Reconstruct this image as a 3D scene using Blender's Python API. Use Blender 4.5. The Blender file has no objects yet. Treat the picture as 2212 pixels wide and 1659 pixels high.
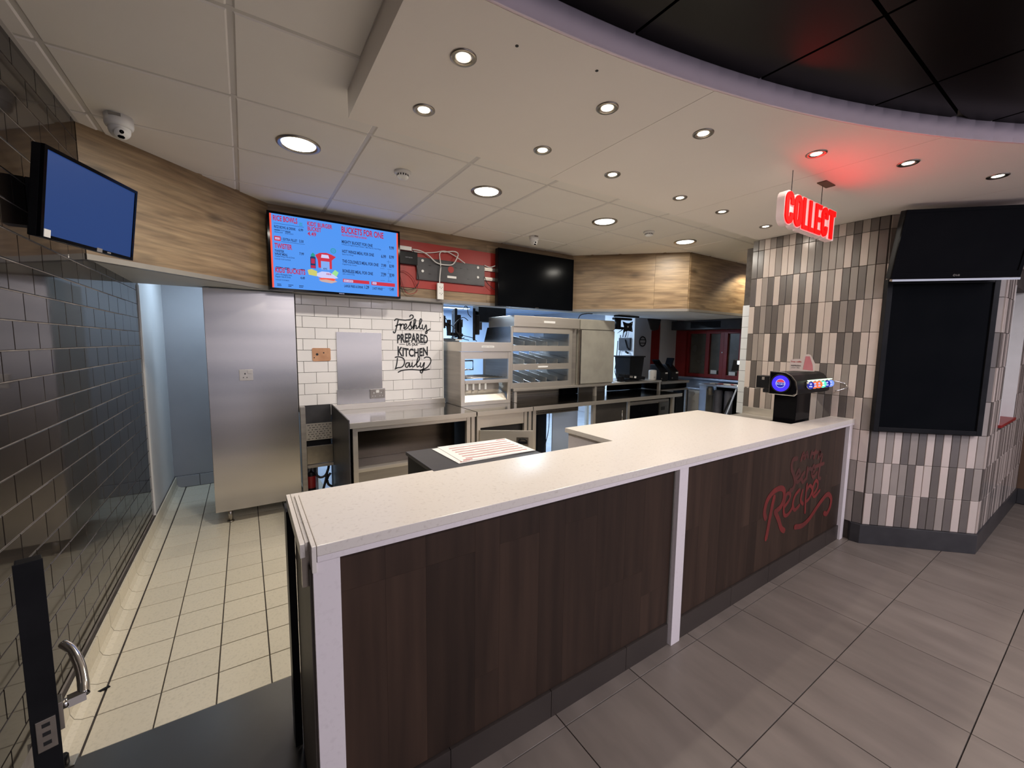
import bpy, bmesh, math, random
from mathutils import Matrix, Vector
random.seed(7)
PI = math.pi
C = bpy.context.scene.collection
SC = bpy.context.scene

# ---------------------------------------------------------------- camera
cam = bpy.data.objects.new('camera', bpy.data.cameras.new('camera'))
C.objects.link(cam)
cam.data.sensor_width = 36.0
cam.data.lens = 878.4664 * 36.0 / 2212.0
cam.data.clip_start = 0.05
RM = [[0.8363607, -0.5480469, 0.0120568], [-0.043261, -0.0879132, -0.9951883], [0.5464698, 0.8318148, -0.0972362]]
cam.matrix_world = Matrix(((RM[0][0], -RM[1][0], -RM[2][0], 0.0),
                           (RM[0][1], -RM[1][1], -RM[2][1], 0.0),
                           (RM[0][2], -RM[1][2], -RM[2][2], 1.53),
                           (0, 0, 0, 1)))
SC.camera = cam
# ---------------------------------------------------------------- view, world
SC.view_settings.view_transform = 'Standard'
SC.view_settings.look = 'None'
SC.view_settings.gamma = 1.0
SC.view_settings.use_curve_mapping = False
SC.view_settings.exposure = 0.0
world = bpy.data.worlds.new('world'); SC.world = world
world.use_nodes = True
world.node_tree.nodes['Background'].inputs[0].default_value = (0.80, 0.80, 1.0, 1)
world.node_tree.nodes['Background'].inputs[1].default_value = 0.70
P_FILL = 25.0
P_DOWN, P_BIG, P_KIT = 1.5, 16.0, 60.0     # lamp powers

def lamp(name, kind, loc, power, color=(1, 1, 1), parent=None, size=0.1, spot=2.3, rot=None, blend=0.6):
    l = bpy.data.lights.new(name, kind)
    l.energy = power; l.color = color
    if kind == 'SPOT':
        l.spot_size = spot; l.spot_blend = blend; l.shadow_soft_size = size
    elif kind == 'AREA':
        if isinstance(size, tuple): l.shape = 'RECTANGLE'; l.size = size[0]; l.size_y = size[1]
        else: l.shape = 'DISK'; l.size = size
    else:
        l.shadow_soft_size = size
    o = bpy.data.objects.new(name, l); C.objects.link(o)
    m = Matrix.Translation(Vector(loc))
    if rot: m = m @ rot
    if parent is not None:
        o.parent = parent; o.matrix_local = WM[parent.name].inverted() @ m
    else:
        o.matrix_world = m
    return o

# ---------------------------------------------------------------- materials
MATS = {}
def pm(name, col, rough=0.5, metal=0.0, col2=None, scale=5.0, stretch=(1, 1, 1), fac=(0.35, 0.65), bump=0.0,
       bscale=None, rnd=0.0, emis=None, spec=0.5, coords='Object', detail=4.0, rvar=0.0, alpha=None, coat=0.0, dist=0.0, trans=0.0):
    m = bpy.data.materials.new(name); m.use_nodes = True
    nt = m.node_tree; N = nt.nodes; L = nt.links
    b = N['Principled BSDF']
    b.inputs['Base Color'].default_value = (*col, 1)
    b.inputs['Roughness'].default_value = rough
    b.inputs['Metallic'].default_value = metal
    b.inputs['Specular IOR Level'].default_value = spec
    if coat: b.inputs['Coat Weight'].default_value = coat
    if trans: b.inputs['Transmission Weight'].default_value = trans
    if alpha is not None: b.inputs['Alpha'].default_value = alpha
    if emis:
        b.inputs['Emission Color'].default_value = (*emis[0], 1)
        b.inputs['Emission Strength'].default_value = emis[1]
    cur = None
    if col2 or bump or rvar:
        if coords == 'World':
            tc = N.new('ShaderNodeNewGeometry'); out = tc.outputs['Position']
        else:
            tc = N.new('ShaderNodeTexCoord'); out = tc.outputs[coords]
        mp = N.new('ShaderNodeMapping'); L.new(out, mp.inputs['Vector'])
        mp.inputs['Scale'].default_value = stretch
        if rnd:
            oi = N.new('ShaderNodeObjectInfo'); mu = N.new('ShaderNodeMath'); mu.operation = 'MULTIPLY'; mu.inputs[1].default_value = 37.0
            L.new(oi.outputs['Random'], mu.inputs[0]); cb = N.new('ShaderNodeCombineXYZ')
            L.new(mu.outputs[0], cb.inputs[0]); L.new(mu.outputs[0], cb.inputs[2]); L.new(cb.outputs[0], mp.inputs['Location'])
        nz = N.new('ShaderNodeTexNoise'); nz.inputs['Scale'].default_value = scale; nz.inputs['Detail'].default_value = detail
        nz.inputs['Distortion'].default_value = dist
        L.new(mp.outputs[0], nz.inputs['Vector'])
        if col2:
            mr = N.new('ShaderNodeMapRange'); mr.inputs[1].default_value = fac[0]; mr.inputs[2].default_value = fac[1]
            L.new(nz.outputs['Fac'], mr.inputs[0])
            mx = N.new('ShaderNodeMix'); mx.data_type = 'RGBA'
            mx.inputs[6].default_value = (*col, 1); mx.inputs[7].default_value = (*col2, 1)
            L.new(mr.outputs[0], mx.inputs[0]); cur = mx.outputs[2]
        if bump:
            n2 = nz
            if bscale:
                n2 = N.new('ShaderNodeTexNoise'); n2.inputs['Scale'].default_value = bscale; n2.inputs['Detail'].default_value = 3
                L.new(mp.outputs[0], n2.inputs['Vector'])
            bp = N.new('ShaderNodeBump'); bp.inputs['Strength'].default_value = bump; bp.inputs['Distance'].default_value = 0.01
            L.new(n2.outputs['Fac'], bp.inputs['Height']); L.new(bp.outputs[0], b.inputs['Normal'])
        if rvar:
            mr2 = N.new('ShaderNodeMapRange'); mr2.inputs[3].default_value = rough - rvar; mr2.inputs[4].default_value = rough + rvar
            L.new(nz.outputs['Fac'], mr2.inputs[0]); L.new(mr2.outputs[0], b.inputs['Roughness'])
    if rnd:
        oi = N.new('ShaderNodeObjectInfo'); mr3 = N.new('ShaderNodeMapRange')
        mr3.inputs[3].default_value = 1 - rnd; mr3.inputs[4].default_value = 1 + rnd
        L.new(oi.outputs['Random'], mr3.inputs[0])
        hs = N.new('ShaderNodeHueSaturation'); hs.inputs['Color'].default_value = (*col, 1)
        L.new(mr3.outputs[0], hs.inputs['Value'])
        if cur: L.new(cur, hs.inputs['Color'])
        cur = hs.outputs[0]
    if cur: L.new(cur, b.inputs['Base Color'])
    MATS[name] = m
    return m

def em(name, col, s=1.0):
    return pm(name, (0.004, 0.004, 0.004), 0.5, emis=(col, s), spec=0.08)

m_darktile = pm('black_brown_glazed_tile', (0.019, 0.0155, 0.0135), 0.05, col2=(0.027, 0.022, 0.019), scale=3, bump=0.02, bscale=6, rnd=0.15, coords='Object', spec=0.38)
m_grout_l = pm('pale_grout', (0.34, 0.30, 0.27), 0.8, col2=(0.22, 0.195, 0.175), scale=14, coords='World')
m_grout_d = pm('dark_grout', (0.075, 0.062, 0.052), 0.85, col2=(0.05, 0.04, 0.035), scale=20, coords='World')
m_grout_b = pm('black_grout', (0.022, 0.022, 0.024), 0.8, col2=(0.04, 0.04, 0.04), scale=30, coords='World')
m_tile_l = pm('light_wall_tile', (0.62, 0.52, 0.46), 0.22, col2=(0.58, 0.50, 0.44), scale=6, rnd=0.06)
m_tile_m = pm('mid_wall_tile', (0.33, 0.285, 0.25), 0.22, col2=(0.30, 0.26, 0.23), scale=6, rnd=0.08)
m_tile_d = pm('dark_wall_tile', (0.155, 0.135, 0.118), 0.22, col2=(0.14, 0.12, 0.11), scale=6, rnd=0.1)
m_tile_w = pm('white_gloss_tile', (0.88, 0.85, 0.84), 0.12, col2=(0.84, 0.81, 0.80), scale=3, bump=0.02, rnd=0.02)
m_tile_k = pm('white_wall_tile_far', (0.70, 0.72, 0.74), 0.2, col2=(0.66, 0.68, 0.70), scale=3)
m_floor_g = pm('grey_floor_tile', (0.215, 0.18, 0.15), 0.38, col2=(0.145, 0.12, 0.10), scale=2.2, stretch=(3.5, 0.55, 1), fac=(0.3, 0.72), rnd=0.05, rvar=0.08, bump=0.02, detail=8)
m_floor_c = pm('cream_floor_tile', (0.70, 0.635, 0.50), 0.42, col2=(0.58, 0.525, 0.41), scale=95, fac=(0.50, 0.80), rnd=0.04, bump=0.03)
m_ceil = pm('ceiling_panel_white', (0.84, 0.80, 0.74), 0.75, col2=(0.82, 0.78, 0.72), scale=3, bump=0.01, bscale=60)
m_bar = pm('ceiling_grid_bar', (0.66, 0.63, 0.59), 0.5, col2=(0.6, 0.57, 0.53), scale=4)
m_plaster = pm('soffit_plaster', (0.86, 0.80, 0.73), 0.8, col2=(0.84, 0.78, 0.71), scale=1.5, bump=0.008, bscale=25, coords='World')
m_fascia = pm('soffit_fascia_paint', (0.84, 0.70, 0.76), 0.7, col2=(0.80, 0.67, 0.72), scale=2, coords='World')
m_black = pm('black_ceiling_panel', (0.003, 0.0022, 0.002), 0.30, col2=(0.005, 0.0035, 0.003), scale=2, rnd=0.15, spec=0.15)
m_blackgap = pm('black_grid_gap', (0.006, 0.005, 0.005), 0.7, col2=(0.009, 0.008, 0.008), scale=5)
m_oak = pm('oak_laminate', (0.315, 0.215, 0.118), 0.45, col2=(0.165, 0.100, 0.050), scale=2.4, stretch=(0.7, 1, 5.5), fac=(0.40, 0.70), rnd=0.07, detail=9, dist=1.0, bump=0.02)
m_red = pm('red_painted_panel', (0.36, 0.022, 0.014), 0.45, col2=(0.31, 0.02, 0.013), scale=3)
m_taupe = pm('taupe_laminate', (0.16, 0.135, 0.11), 0.5, col2=(0.13, 0.11, 0.09), scale=4, coords='World', spec=0.3)
m_trim = pm('grey_metal_trim', (0.27, 0.25, 0.22), 0.4, 0.3, col2=(0.23, 0.21, 0.19), scale=4, coords='World')
m_quartz = pm('cream_quartz', (0.75, 0.69, 0.62), 0.30, col2=(0.60, 0.535, 0.47), scale=75, fac=(0.56, 0.78), coords='World', detail=6)
m_quartzside = pm('pale_quartz_panel', (0.80, 0.73, 0.73), 0.3, col2=(0.73, 0.66, 0.66), scale=70, fac=(0.55, 0.8), coords='World')
m_walnut = pm('dark_walnut_laminate', (0.052, 0.029, 0.0185), 0.48, col2=(0.026, 0.0145, 0.0095), scale=2.0, stretch=(9, 1, 0.6), fac=(0.3, 0.7), rnd=0.24, detail=6, bump=0.01, spec=0.3)
m_plinth = pm('dark_plinth', (0.045, 0.034, 0.028), 0.45, col2=(0.035, 0.026, 0.022), scale=3, coords='World')
m_steel = pm('brushed_steel', (0.66, 0.61, 0.535), 0.34, 0.80, col2=(0.64, 0.595, 0.53), scale=2.5, stretch=(0.6, 0.6, 14), fac=(0.3, 0.7), rvar=0.08, coords='World', detail=4)
m_steelv = pm('brushed_steel_door', (0.74, 0.69, 0.63), 0.27, 1.0, col2=(0.50, 0.48, 0.46), scale=1.6, stretch=(0.22, 0.22, 2.6), fac=(0.3, 0.7), bump=0.0, bscale=1.5, coords='World', detail=1)  # broad level bands in the colour stand for wavy reflections
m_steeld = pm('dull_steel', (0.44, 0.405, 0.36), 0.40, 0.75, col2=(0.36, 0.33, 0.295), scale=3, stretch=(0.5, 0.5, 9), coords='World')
m_chrome = pm('polished_chrome', (0.80, 0.79, 0.77), 0.10, 1.0, col2=(0.74, 0.73, 0.71), scale=8)
m_nickel = pm('brushed_nickel', (0.42, 0.38, 0.33), 0.28, 1.0, col2=(0.36, 0.33, 0.29), scale=20)
m_blk = pm('black_plastic', (0.007, 0.007, 0.008), 0.38, col2=(0.011, 0.011, 0.012), scale=12, spec=0.14)
m_blkg = pm('black_gloss', (0.003, 0.003, 0.004), 0.10, col2=(0.004, 0.004, 0.005), scale=6, spec=0.05)
m_screen = pm('dark_screen', (0.0025, 0.003, 0.004), 0.16, col2=(0.0035, 0.004, 0.005), scale=4, spec=0.04)
m_char = pm('charcoal_metal', (0.045, 0.043, 0.046), 0.4, 0.3, col2=(0.06, 0.058, 0.06), scale=9)
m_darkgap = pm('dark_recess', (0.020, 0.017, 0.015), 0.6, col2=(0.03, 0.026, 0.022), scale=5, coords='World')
m_white = pm('white_plastic', (0.78, 0.77, 0.74), 0.4, col2=(0.74, 0.73, 0.70), scale=10)
m_wpaint = pm('white_wall_paint', (0.66, 0.66, 0.66), 0.65, col2=(0.60, 0.61, 0.62), scale=1.6, bump=0.01, coords='World')
m_wbright = pm('bright_white_paint', (0.85, 0.87, 0.90), 0.6, col2=(0.80, 0.83, 0.88), scale=1.6, coords='World')
m_gpaint = pm('grey_wall_paint', (0.40, 0.40, 0.42), 0.6, col2=(0.35, 0.35, 0.37), scale=1.6, coords='World')
m_bluewall = pm('pale_blue_wall', (0.42, 0.52, 0.68), 0.55, col2=(0.36, 0.46, 0.62), scale=2, coords='World')
m_rubber = pm('threshold_vinyl', (0.050, 0.047, 0.045), 0.30, col2=(0.040, 0.037, 0.036), scale=3, coords='World')
m_redframe = pm('red_window_frame', (0.27, 0.014, 0.012), 0.40, col2=(0.21, 0.011, 0.010), scale=3, coords='World')
m_bluescr = em('blue_screen', (0.017, 0.048, 0.175), 1.0)
m_menubg = em('menu_screen_blue', (0.085, 0.31, 0.90), 1.0)
m_menured = em('menu_red', (0.50, 0.020, 0.080), 1.0)
m_menured2 = em('menu_bar_red', (0.62, 0.030, 0.060), 1.0)
m_menulb = em('menu_pale_blue', (0.22, 0.42, 0.90), 1.0)
m_menuora = em('menu_orange_red', (0.95, 0.10, 0.06), 1.0)
m_menublk = em('menu_navy', (0.012, 0.035, 0.13), 1.0)
m_menuwht = em('menu_white', (0.62, 0.62, 0.95), 1.0)
m_menugrn = em('menu_green', (0.02, 0.33, 0.28), 1.0)
m_menuyel = em('menu_yellow', (0.62, 0.60, 0.16), 1.0)
m_menubun = em('menu_bun', (0.62, 0.42, 0.38), 1.0)
m_menulime = em('menu_lime', (0.35, 0.75, 0.30), 1.0)
m_signred = em('sign_red_light', (1.0, 0.0, 0.0), 8.0)
m_signcase = pm('sign_white_acrylic', (0.72, 0.68, 0.68), 0.3, emis=((1.0, 0.25, 0.2), 0.10))
m_lampw = em('warm_lamp_face', (1.0, 0.93, 0.80), 9.0)
m_lampc = em('cool_lamp_face', (1.0, 0.98, 0.90), 9.0)
m_fillface = em('added_fill_face', (0.95, 0.92, 1.0), 2.0)
m_tubec = em('cool_tube_face', (0.75, 0.92, 1.0), 6.0)
m_redvinyl = pm('faded_red_paint', (0.20, 0.018, 0.016), 0.5, col2=(0.11, 0.018, 0.016), scale=9, fac=(0.35, 0.7), coords='World')
m_redfade = pm('very_faded_red_paint', (0.105, 0.020, 0.016), 0.5, col2=(0.060, 0.020, 0.016), scale=9, fac=(0.35, 0.7), coords='World')
m_vinyl = pm('black_vinyl', (0.008, 0.008, 0.008), 0.35, col2=(0.012, 0.012, 0.012), scale=9)
m_peach = pm('bare_plaster_patch', (0.62, 0.34, 0.20), 0.6, col2=(0.48, 0.24, 0.13), scale=9, coords='World')
m_paper = pm('printed_paper', (0.80, 0.78, 0.75), 0.6, col2=(0.77, 0.75, 0.72), scale=5)
m_redink = pm('red_ink', (0.42, 0.06, 0.05), 0.6, col2=(0.38, 0.05, 0.045), scale=5)
m_greyink = pm('grey_ink', (0.30, 0.30, 0.32), 0.6, col2=(0.34, 0.34, 0.36), scale=5)
m_pepsib = em('badge_blue', (0.055, 0.030, 0.85), 1.3)
m_pepsiw = em('badge_white', (0.55, 0.60, 1.0), 1.0)
m_pepsir = em('badge_red', (0.80, 0.05, 0.10), 1.0)
m_pepsin = em('badge_navy', (0.02, 0.03, 0.40), 1.0)
m_bo = em('badge_orange', (0.95, 0.16, 0.05), 1.2)
m_bt = em('badge_teal', (0.12, 0.85, 0.60), 1.1)
m_bl = em('badge_light', (0.20, 0.33, 1.0), 1.2)
m_bw = em('badge_glow', (0.75, 0.95, 0.70), 1.5)
m_glassdark = pm('dusty_glass', (0.125, 0.115, 0.09), 0.25, col2=(0.085, 0.078, 0.060), scale=5, coords='World', rvar=0.1)
m_redcan = pm('red_canister', (0.20, 0.012, 0.012), 0.35, col2=(0.25, 0.015, 0.015), scale=8)
m_hose = pm('black_hose', (0.006, 0.006, 0.007), 0.4, col2=(0.01, 0.01, 0.012), scale=9)
m_pink = pm('pink_card', (0.55, 0.20, 0.20), 0.5, col2=(0.5, 0.15, 0.16), scale=9)
m_greytube = pm('grey_foam', (0.13, 0.13, 0.16), 0.6, col2=(0.10, 0.10, 0.13), scale=9)
m_alu = pm('blue_white_aluminium', (0.55, 0.62, 0.75), 0.35, 0.6, col2=(0.5, 0.57, 0.7), scale=9)
m_cable = pm('white_cable', (0.70, 0.68, 0.66), 0.45, col2=(0.64, 0.62, 0.6), scale=20)
m_cabred = pm('red_cable', (0.30, 0.03, 0.03), 0.45, col2=(0.25, 0.025, 0.025), scale=20)
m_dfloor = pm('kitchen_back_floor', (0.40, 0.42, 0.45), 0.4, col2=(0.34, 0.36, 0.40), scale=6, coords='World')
m_brown = pm('brown_wall_panel', (0.13, 0.075, 0.045), 0.5, col2=(0.10, 0.055, 0.032), scale=3, coords='World')

def knots(m):
    nt = m.node_tree; N = nt.nodes; L = nt.links; b = N['Principled BSDF']
    src = b.inputs['Base Color'].links[0].from_socket
    tc = N.new('ShaderNodeTexCoord'); mp = N.new('ShaderNodeMapping'); mp.inputs['Scale'].default_value = (2.2, 1, 5.0)
    nz = N.new('ShaderNodeTexNoise'); nz.inputs['Scale'].default_value = 2.0; nz.inputs['Detail'].default_value = 2
    L.new(tc.outputs['Object'], mp.inputs['Vector'])
    ad = N.new('ShaderNodeMix'); ad.data_type = 'VECTOR'; ad.inputs[0].default_value = 0.12
    L.new(mp.outputs[0], nz.inputs['Vector']); L.new(mp.outputs[0], ad.inputs[4]); L.new(nz.outputs['Color'], ad.inputs[5])
    vo = N.new('ShaderNodeTexVoronoi'); vo.inputs['Scale'].default_value = 1.15; L.new(ad.outputs[1], vo.inputs['Vector'])
    mr = N.new('ShaderNodeMapRange'); mr.inputs[1].default_value = 0.03; mr.inputs[2].default_value = 0.20; mr.inputs[3].default_value = 0.42; mr.inputs[4].default_value = 1.0
    L.new(vo.outputs['Distance'], mr.inputs[0])
    # fine darker streaks along the board
    m2 = N.new('ShaderNodeMapping'); m2.inputs['Scale'].default_value = (1.6, 1, 26.0); n2 = N.new('ShaderNodeTexNoise'); n2.inputs['Scale'].default_value = 2.0; n2.inputs['Detail'].default_value = 6
    L.new(tc.outputs['Object'], m2.inputs['Vector']); L.new(m2.outputs[0], n2.inputs['Vector'])
    r2 = N.new('ShaderNodeMapRange'); r2.inputs[1].default_value = 0.35; r2.inputs[2].default_value = 0.6; r2.inputs[3].default_value = 0.72; r2.inputs[4].default_value = 1.06
    L.new(n2.outputs['Fac'], r2.inputs[0])
    mu = N.new('ShaderNodeMath'); mu.operation = 'MULTIPLY'; L.new(mr.outputs[0], mu.inputs[0]); L.new(r2.outputs[0], mu.inputs[1])
    vm = N.new('ShaderNodeVectorMath'); vm.operation = 'SCALE'; L.new(src, vm.inputs[0]); L.new(mu.outputs[0], vm.inputs['Scale'])
    L.new(vm.outputs[0], b.inputs['Base Color'])
knots(m_oak)

# ---------------------------------------------------------------- geometry helpers
WM = {}
class G:
    """collects shapes into one mesh"""
    def __init__(s): s.v = []; s.f = []; s.mi = []; s.sm = []; s.k = 0; s.T = None
    def _add(s, vs, fs, smooth=False):
        n = len(s.v)
        for p in vs:
            p = Vector(p)
            if s.T is not None: p = s.T @ p
            s.v.append(p)
        for f in fs:
            s.f.append([i + n for i in f]); s.mi.append(s.k); s.sm.append(smooth)
        return s
    def box(s, x0, x1, y0, y1, z0, z1):
        if x0 > x1: x0, x1 = x1, x0
        if y0 > y1: y0, y1 = y1, y0
        if z0 > z1: z0, z1 = z1, z0
        vs = [(x0,y0,z0),(x1,y0,z0),(x1,y1,z0),(x0,y1,z0),(x0,y0,z1),(x1,y0,z1),(x1,y1,z1),(x0,y1,z1)]
        return s._add(vs, [(0,3,2,1),(4,5,6,7),(0,1,5,4),(1,2,6,5),(2,3,7,6),(3,0,4,7)])
    def prism(s, pts, a, b, axis='z'):
        n = len(pts)
        A = sum(pts[i][0]*pts[(i+1)%n][1]-pts[(i+1)%n][0]*pts[i][1] for i in range(n))
        if A < 0: pts = pts[::-1]
        if axis == 'z': F_ = lambda p, h: (p[0], p[1], h); flip = False
        elif axis == 'y': F_ = lambda p, h: (p[0], h, p[1]); flip = True
        else: F_ = lambda p, h: (h, p[0], p[1]); flip = False
        if a > b: a, b = b, a
        vs = [F_(p, a) for p in pts] + [F_(p, b) for p in pts]
        fs = [tuple(range(n))[::-1], tuple(range(n, 2*n))] + [(i, (i+1)%n, (i+1)%n+n, i+n) for i in range(n)]
        if flip: fs = [f[::-1] for f in fs]
        return s._add(vs, fs)
    def lathe(s, prof, c=(0,0,0), n=24, axis='z', smooth=True, cap=True):
        vs = []; fs = []
        for r, h in prof:
            for i in range(n):
                t = 2*PI*i/n; a, b = r*math.cos(t), r*math.sin(t)
                if axis == 'z': p = (a, b, h)
                elif axis == 'y': p = (a, h, -b)
                else: p = (h, a, b)
                vs.append((p[0]+c[0], p[1]+c[1], p[2]+c[2]))
        for k in range(len(prof)-1):
            for i in range(n):
                j = (i+1) % n
                fs.append((k*n+i, k*n+j, (k+1)*n+j, (k+1)*n+i))
        s._add(vs, fs, smooth)
        if cap:
            m = len(prof)-1
            base = len(s.v)-len(vs)
            s.f.append([base+i for i in range(n)][::-1]); s.mi.append(s.k); s.sm.append(False)
            s.f.append([base+m*n+i for i in range(n)]); s.mi.append(s.k); s.sm.append(False)
        return s
    def cyl(s, c, r, h, n=20, axis='z'): return s.lathe([(r, 0), (r, h)], c, n, axis)
    def tube(s, pts, r, n=8, smooth=True):
        pts = [Vector(p) for p in pts]; rings = []
        up = Vector((0, 0, 1))
        for i, p in enumerate(pts):
            d = (pts[min(i+1, len(pts)-1)] - pts[max(i-1, 0)]).normalized()
            a = d.cross(up)
            if a.length < 0.05: a = d.cross(Vector((1, 0, 0)))
            a.normalize(); b = a.cross(d).normalized()
            rr = r[i] if isinstance(r, (list, tuple)) else r
            rings.append([p + a*rr*math.cos(2*PI*k/n) + b*rr*math.sin(2*PI*k/n) for k in range(n)])
        vs = [q for R_ in rings for q in R_]; fs = []
        for i in range(len(pts)-1):
            for k in range(n):
                j = (k+1) % n
                fs.append((i*n+k, (i+1)*n+k, (i+1)*n+j, i*n+j))
        fs.append(tuple(range(n))); fs.append(tuple(range((len(pts)-1)*n, len(pts)*n))[::-1])
        return s._add(vs, fs, smooth)
    def quad(s, *p): return s._add(p, [tuple(range(len(p)))])
    def chtile(s, w, h, d, ch=0.002):
        """tile in the local XZ plane, lower left at 0,0, front at -Y"""
        a = ch
        vs = [(0,0,0),(w,0,0),(w,0,h),(0,0,h),(0,-d+a,0),(w,-d+a,0),(w,-d+a,h),(0,-d+a,h),(a,-d,a),(w-a,-d,a),(w-a,-d,h-a),(a,-d,h-a)]
        fs = [(8,9,10,11),(4,5,9,8),(5,6,10,9),(6,7,11,10),(7,4,8,11),(0,1,5,4),(1,2,6,5),(2,3,7,6),(3,0,4,7)]
        return s._add(vs, fs)
    def mesh(s, name, mats, bev=0.0, seg=2):
        me = bpy.data.meshes.new(name)
        me.from_pydata([tuple(p) for p in s.v], [], s.f)
        for m in (mats if isinstance(mats, (list, tuple)) else [mats]): me.materials.append(m)
        me.polygons.foreach_set('material_index', s.mi)
        me.polygons.foreach_set('use_smooth', s.sm)
        if bev:
            bm = bmesh.new(); bm.from_mesh(me)
            es = [e for e in bm.edges if len(e.link_faces) == 2 and e.calc_face_angle(0) > 0.6]
            bmesh.ops.bevel(bm, geom=es, offset=bev, segments=seg, affect='EDGES', profile=0.7, clamp_overlap=True)
            bm.to_mesh(me); bm.free()
        me.update()
        return me

def put(name, me, parent=None, M=None, label=None, kind=None, cat=None, group=None):
    """link a mesh object; M = world matrix of its mesh frame"""
    o = bpy.data.objects.new(name, me); C.objects.link(o)
    M = M or Matrix.Identity(4)
    if parent is not None:
        o.parent = parent; o.matrix_local = WM[parent.name].inverted() @ M
    else: o.matrix_world = M
    WM[o.name] = M
    for k, v in (('label', label), ('kind', kind), ('category', cat), ('group', group)):
        if v: o[k] = v
    return o

def part(name, g, mat, parent, bev=0.0, M=None, label=None, kind=None, seg=2):
    """geometry given in world coordinates unless M (frame) is given"""
    if M is None:
        M = WM[parent.name] if parent is not None else Matrix.Identity(4)
        inv = M.inverted()
        g.v = [inv @ p for p in g.v]
    return put(name, g.mesh(name, mat, bev, seg), parent, M, label, kind)

def thing(name, label, cat, loc, rotz=0.0, group=None, M=None):
    o = bpy.data.objects.new(name, None); C.objects.link(o); o.empty_display_size = 0.05
    M = M or (Matrix.Translation(Vector(loc)) @ Matrix.Rotation(rotz, 4, 'Z'))
    o.matrix_world = M; WM[o.name] = M
    o['label'] = label; o['category'] = cat
    if group: o['group'] = group
    return o

def single(name, g, mat, label, cat, bev=0.0, group=None, loc=None):
    """a thing that is one mesh, world coordinates, origin at its base"""
    if loc is None:
        xs = [p.x for p in g.v]; ys = [p.y for p in g.v]; zs = [p.z for p in g.v]
        loc = ((min(xs)+max(xs))/2, (min(ys)+max(ys))/2, min(zs))
    M = Matrix.Translation(Vector(loc)); inv = M.inverted()
    g.v = [inv @ p for p in g.v]
    return put(name, g.mesh(name, mat, bev), None, M, label, None, cat, group)

def struct(name, g, mat, label=None, bev=0.0):
    return put(name, g.mesh(name, mat, bev), None, None, label, 'structure')

ORD = ['first', 'second', 'third', 'fourth', 'fifth', 'sixth', 'seventh']

_cap = None
def glyphs(s, off=0.0, ext=0.0, res=3):
    cu = bpy.data.curves.new('t', 'FONT'); cu.body = s; cu.size = 1.0; cu.offset = off; cu.extrude = ext; cu.resolution_u = res
    ob = bpy.data.objects.new('t', cu); C.objects.link(ob)
    dg = bpy.context.evaluated_depsgraph_get()
    me = bpy.data.meshes.new_from_object(ob.evaluated_get(dg))
    vs = [v.co.copy() for v in me.vertices]; fs = [list(p.vertices) for p in me.polygons]
    bpy.data.objects.remove(ob); bpy.data.curves.remove(cu); bpy.data.meshes.remove(me)
    return vs, fs
def text_xz(g, s, x0, z0, w, h, y, off=0.0, shear=0.0, depth=None, fit=False):
    """flat lettering in the XZ plane facing -Y; w total width, h capital height"""
    global _cap
    if _cap is None: _cap = max(v.y for v in glyphs('H')[0])
    vs, fs = glyphs(s, off, 0.0 if depth is None else 0.5)
    mx = max(v.x for v in vs); mn = min(v.x for v in vs)
    lo = min(v.y for v in vs) if fit else 0.0
    hi = max(v.y for v in vs) if fit else _cap
    sx = w/(mx-mn); sz = h/(hi-lo)
    out = [(x0 + (v.x-mn)*sx + shear*(v.y-lo)*sz, y - (0 if depth is None else (v.z+0.5)*depth), z0 + (v.y-lo)*sz) for v in vs]
    g._add(out, fs)
    return g

def smoothline(pts, k=5):
    P_ = [Vector(p) for p in pts]; out = []
    for i in range(len(P_)-1):
        a = P_[max(i-1, 0)]; b = P_[i]; c = P_[i+1]; d = P_[min(i+2, len(P_)-1)]
        for j in range(k):
            t = j/k
            out.append(0.5*((2*b) + (-a+c)*t + (2*a-5*b+4*c-d)*t*t + (-a+3*b-3*c+d)*t**3))
    out.append(P_[-1]); return out
def ribbon(g, pts, r, y, taper=False):
    """painted stroke in the XZ plane at y, facing -Y"""
    P_ = smoothline([(p[0], p[1], 0) for p in pts]); n = len(P_)
    L_ = []; R_ = []
    for i, p in enumerate(P_):
        d = (P_[min(i+1, n-1)] - P_[max(i-1, 0)]);
        if d.length < 1e-7: d = Vector((1, 0, 0))
        d.normalize(); q = Vector((-d.y, d.x, 0))
        rr = r * (1 - 0.35*abs(2*i/(n-1)-1)) if taper else r
        L_.append(p+q*rr); R_.append(p-q*rr)
    vs = []; fs = []
    for a, b in zip(L_, R_): vs += [(a.x, y, a.y), (b.x, y, b.y)]
    for i in range(n-1): fs.append((2*i, 2*i+1, 2*i+3, 2*i+2))
    g._add(vs, fs)
    for e in (P_[0], P_[-1]):
        g._add([(e.x+r*0.95*math.cos(t*PI/5), y-0.00005, e.y+r*0.95*math.sin(t*PI/5)) for t in range(10)], [tuple(range(10))])
def disc(g, x, z, r, y, n=20, r0=0.0):
    if r0:
        vs = [(x+R_*math.cos(2*PI*i/n), y, z+R_*math.sin(2*PI*i/n)) for R_ in (r, r0) for i in range(n)]
        g._add(vs, [(i, (i+1) % n, n+(i+1) % n, n+i) for i in range(n)])
    else:
        g._add([(x+r*math.cos(2*PI*i/n), y, z+r*math.sin(2*PI*i/n)) for i in range(n)], [tuple(range(n))])
def poly(g, pts, y): g._add([(p[0], y, p[1]) for p in pts], [tuple(range(len(pts)))])

_tiles = {}
def tile_mesh(name, w, h, d, mat, ch=0.002):
    key = (name, round(w, 3), round(h, 3), mat.name)
    if key not in _tiles:
        _tiles[key] = G().chtile(round(w, 3), round(h, 3), d, ch).mesh(name, mat)
    return _tiles[key]

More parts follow.
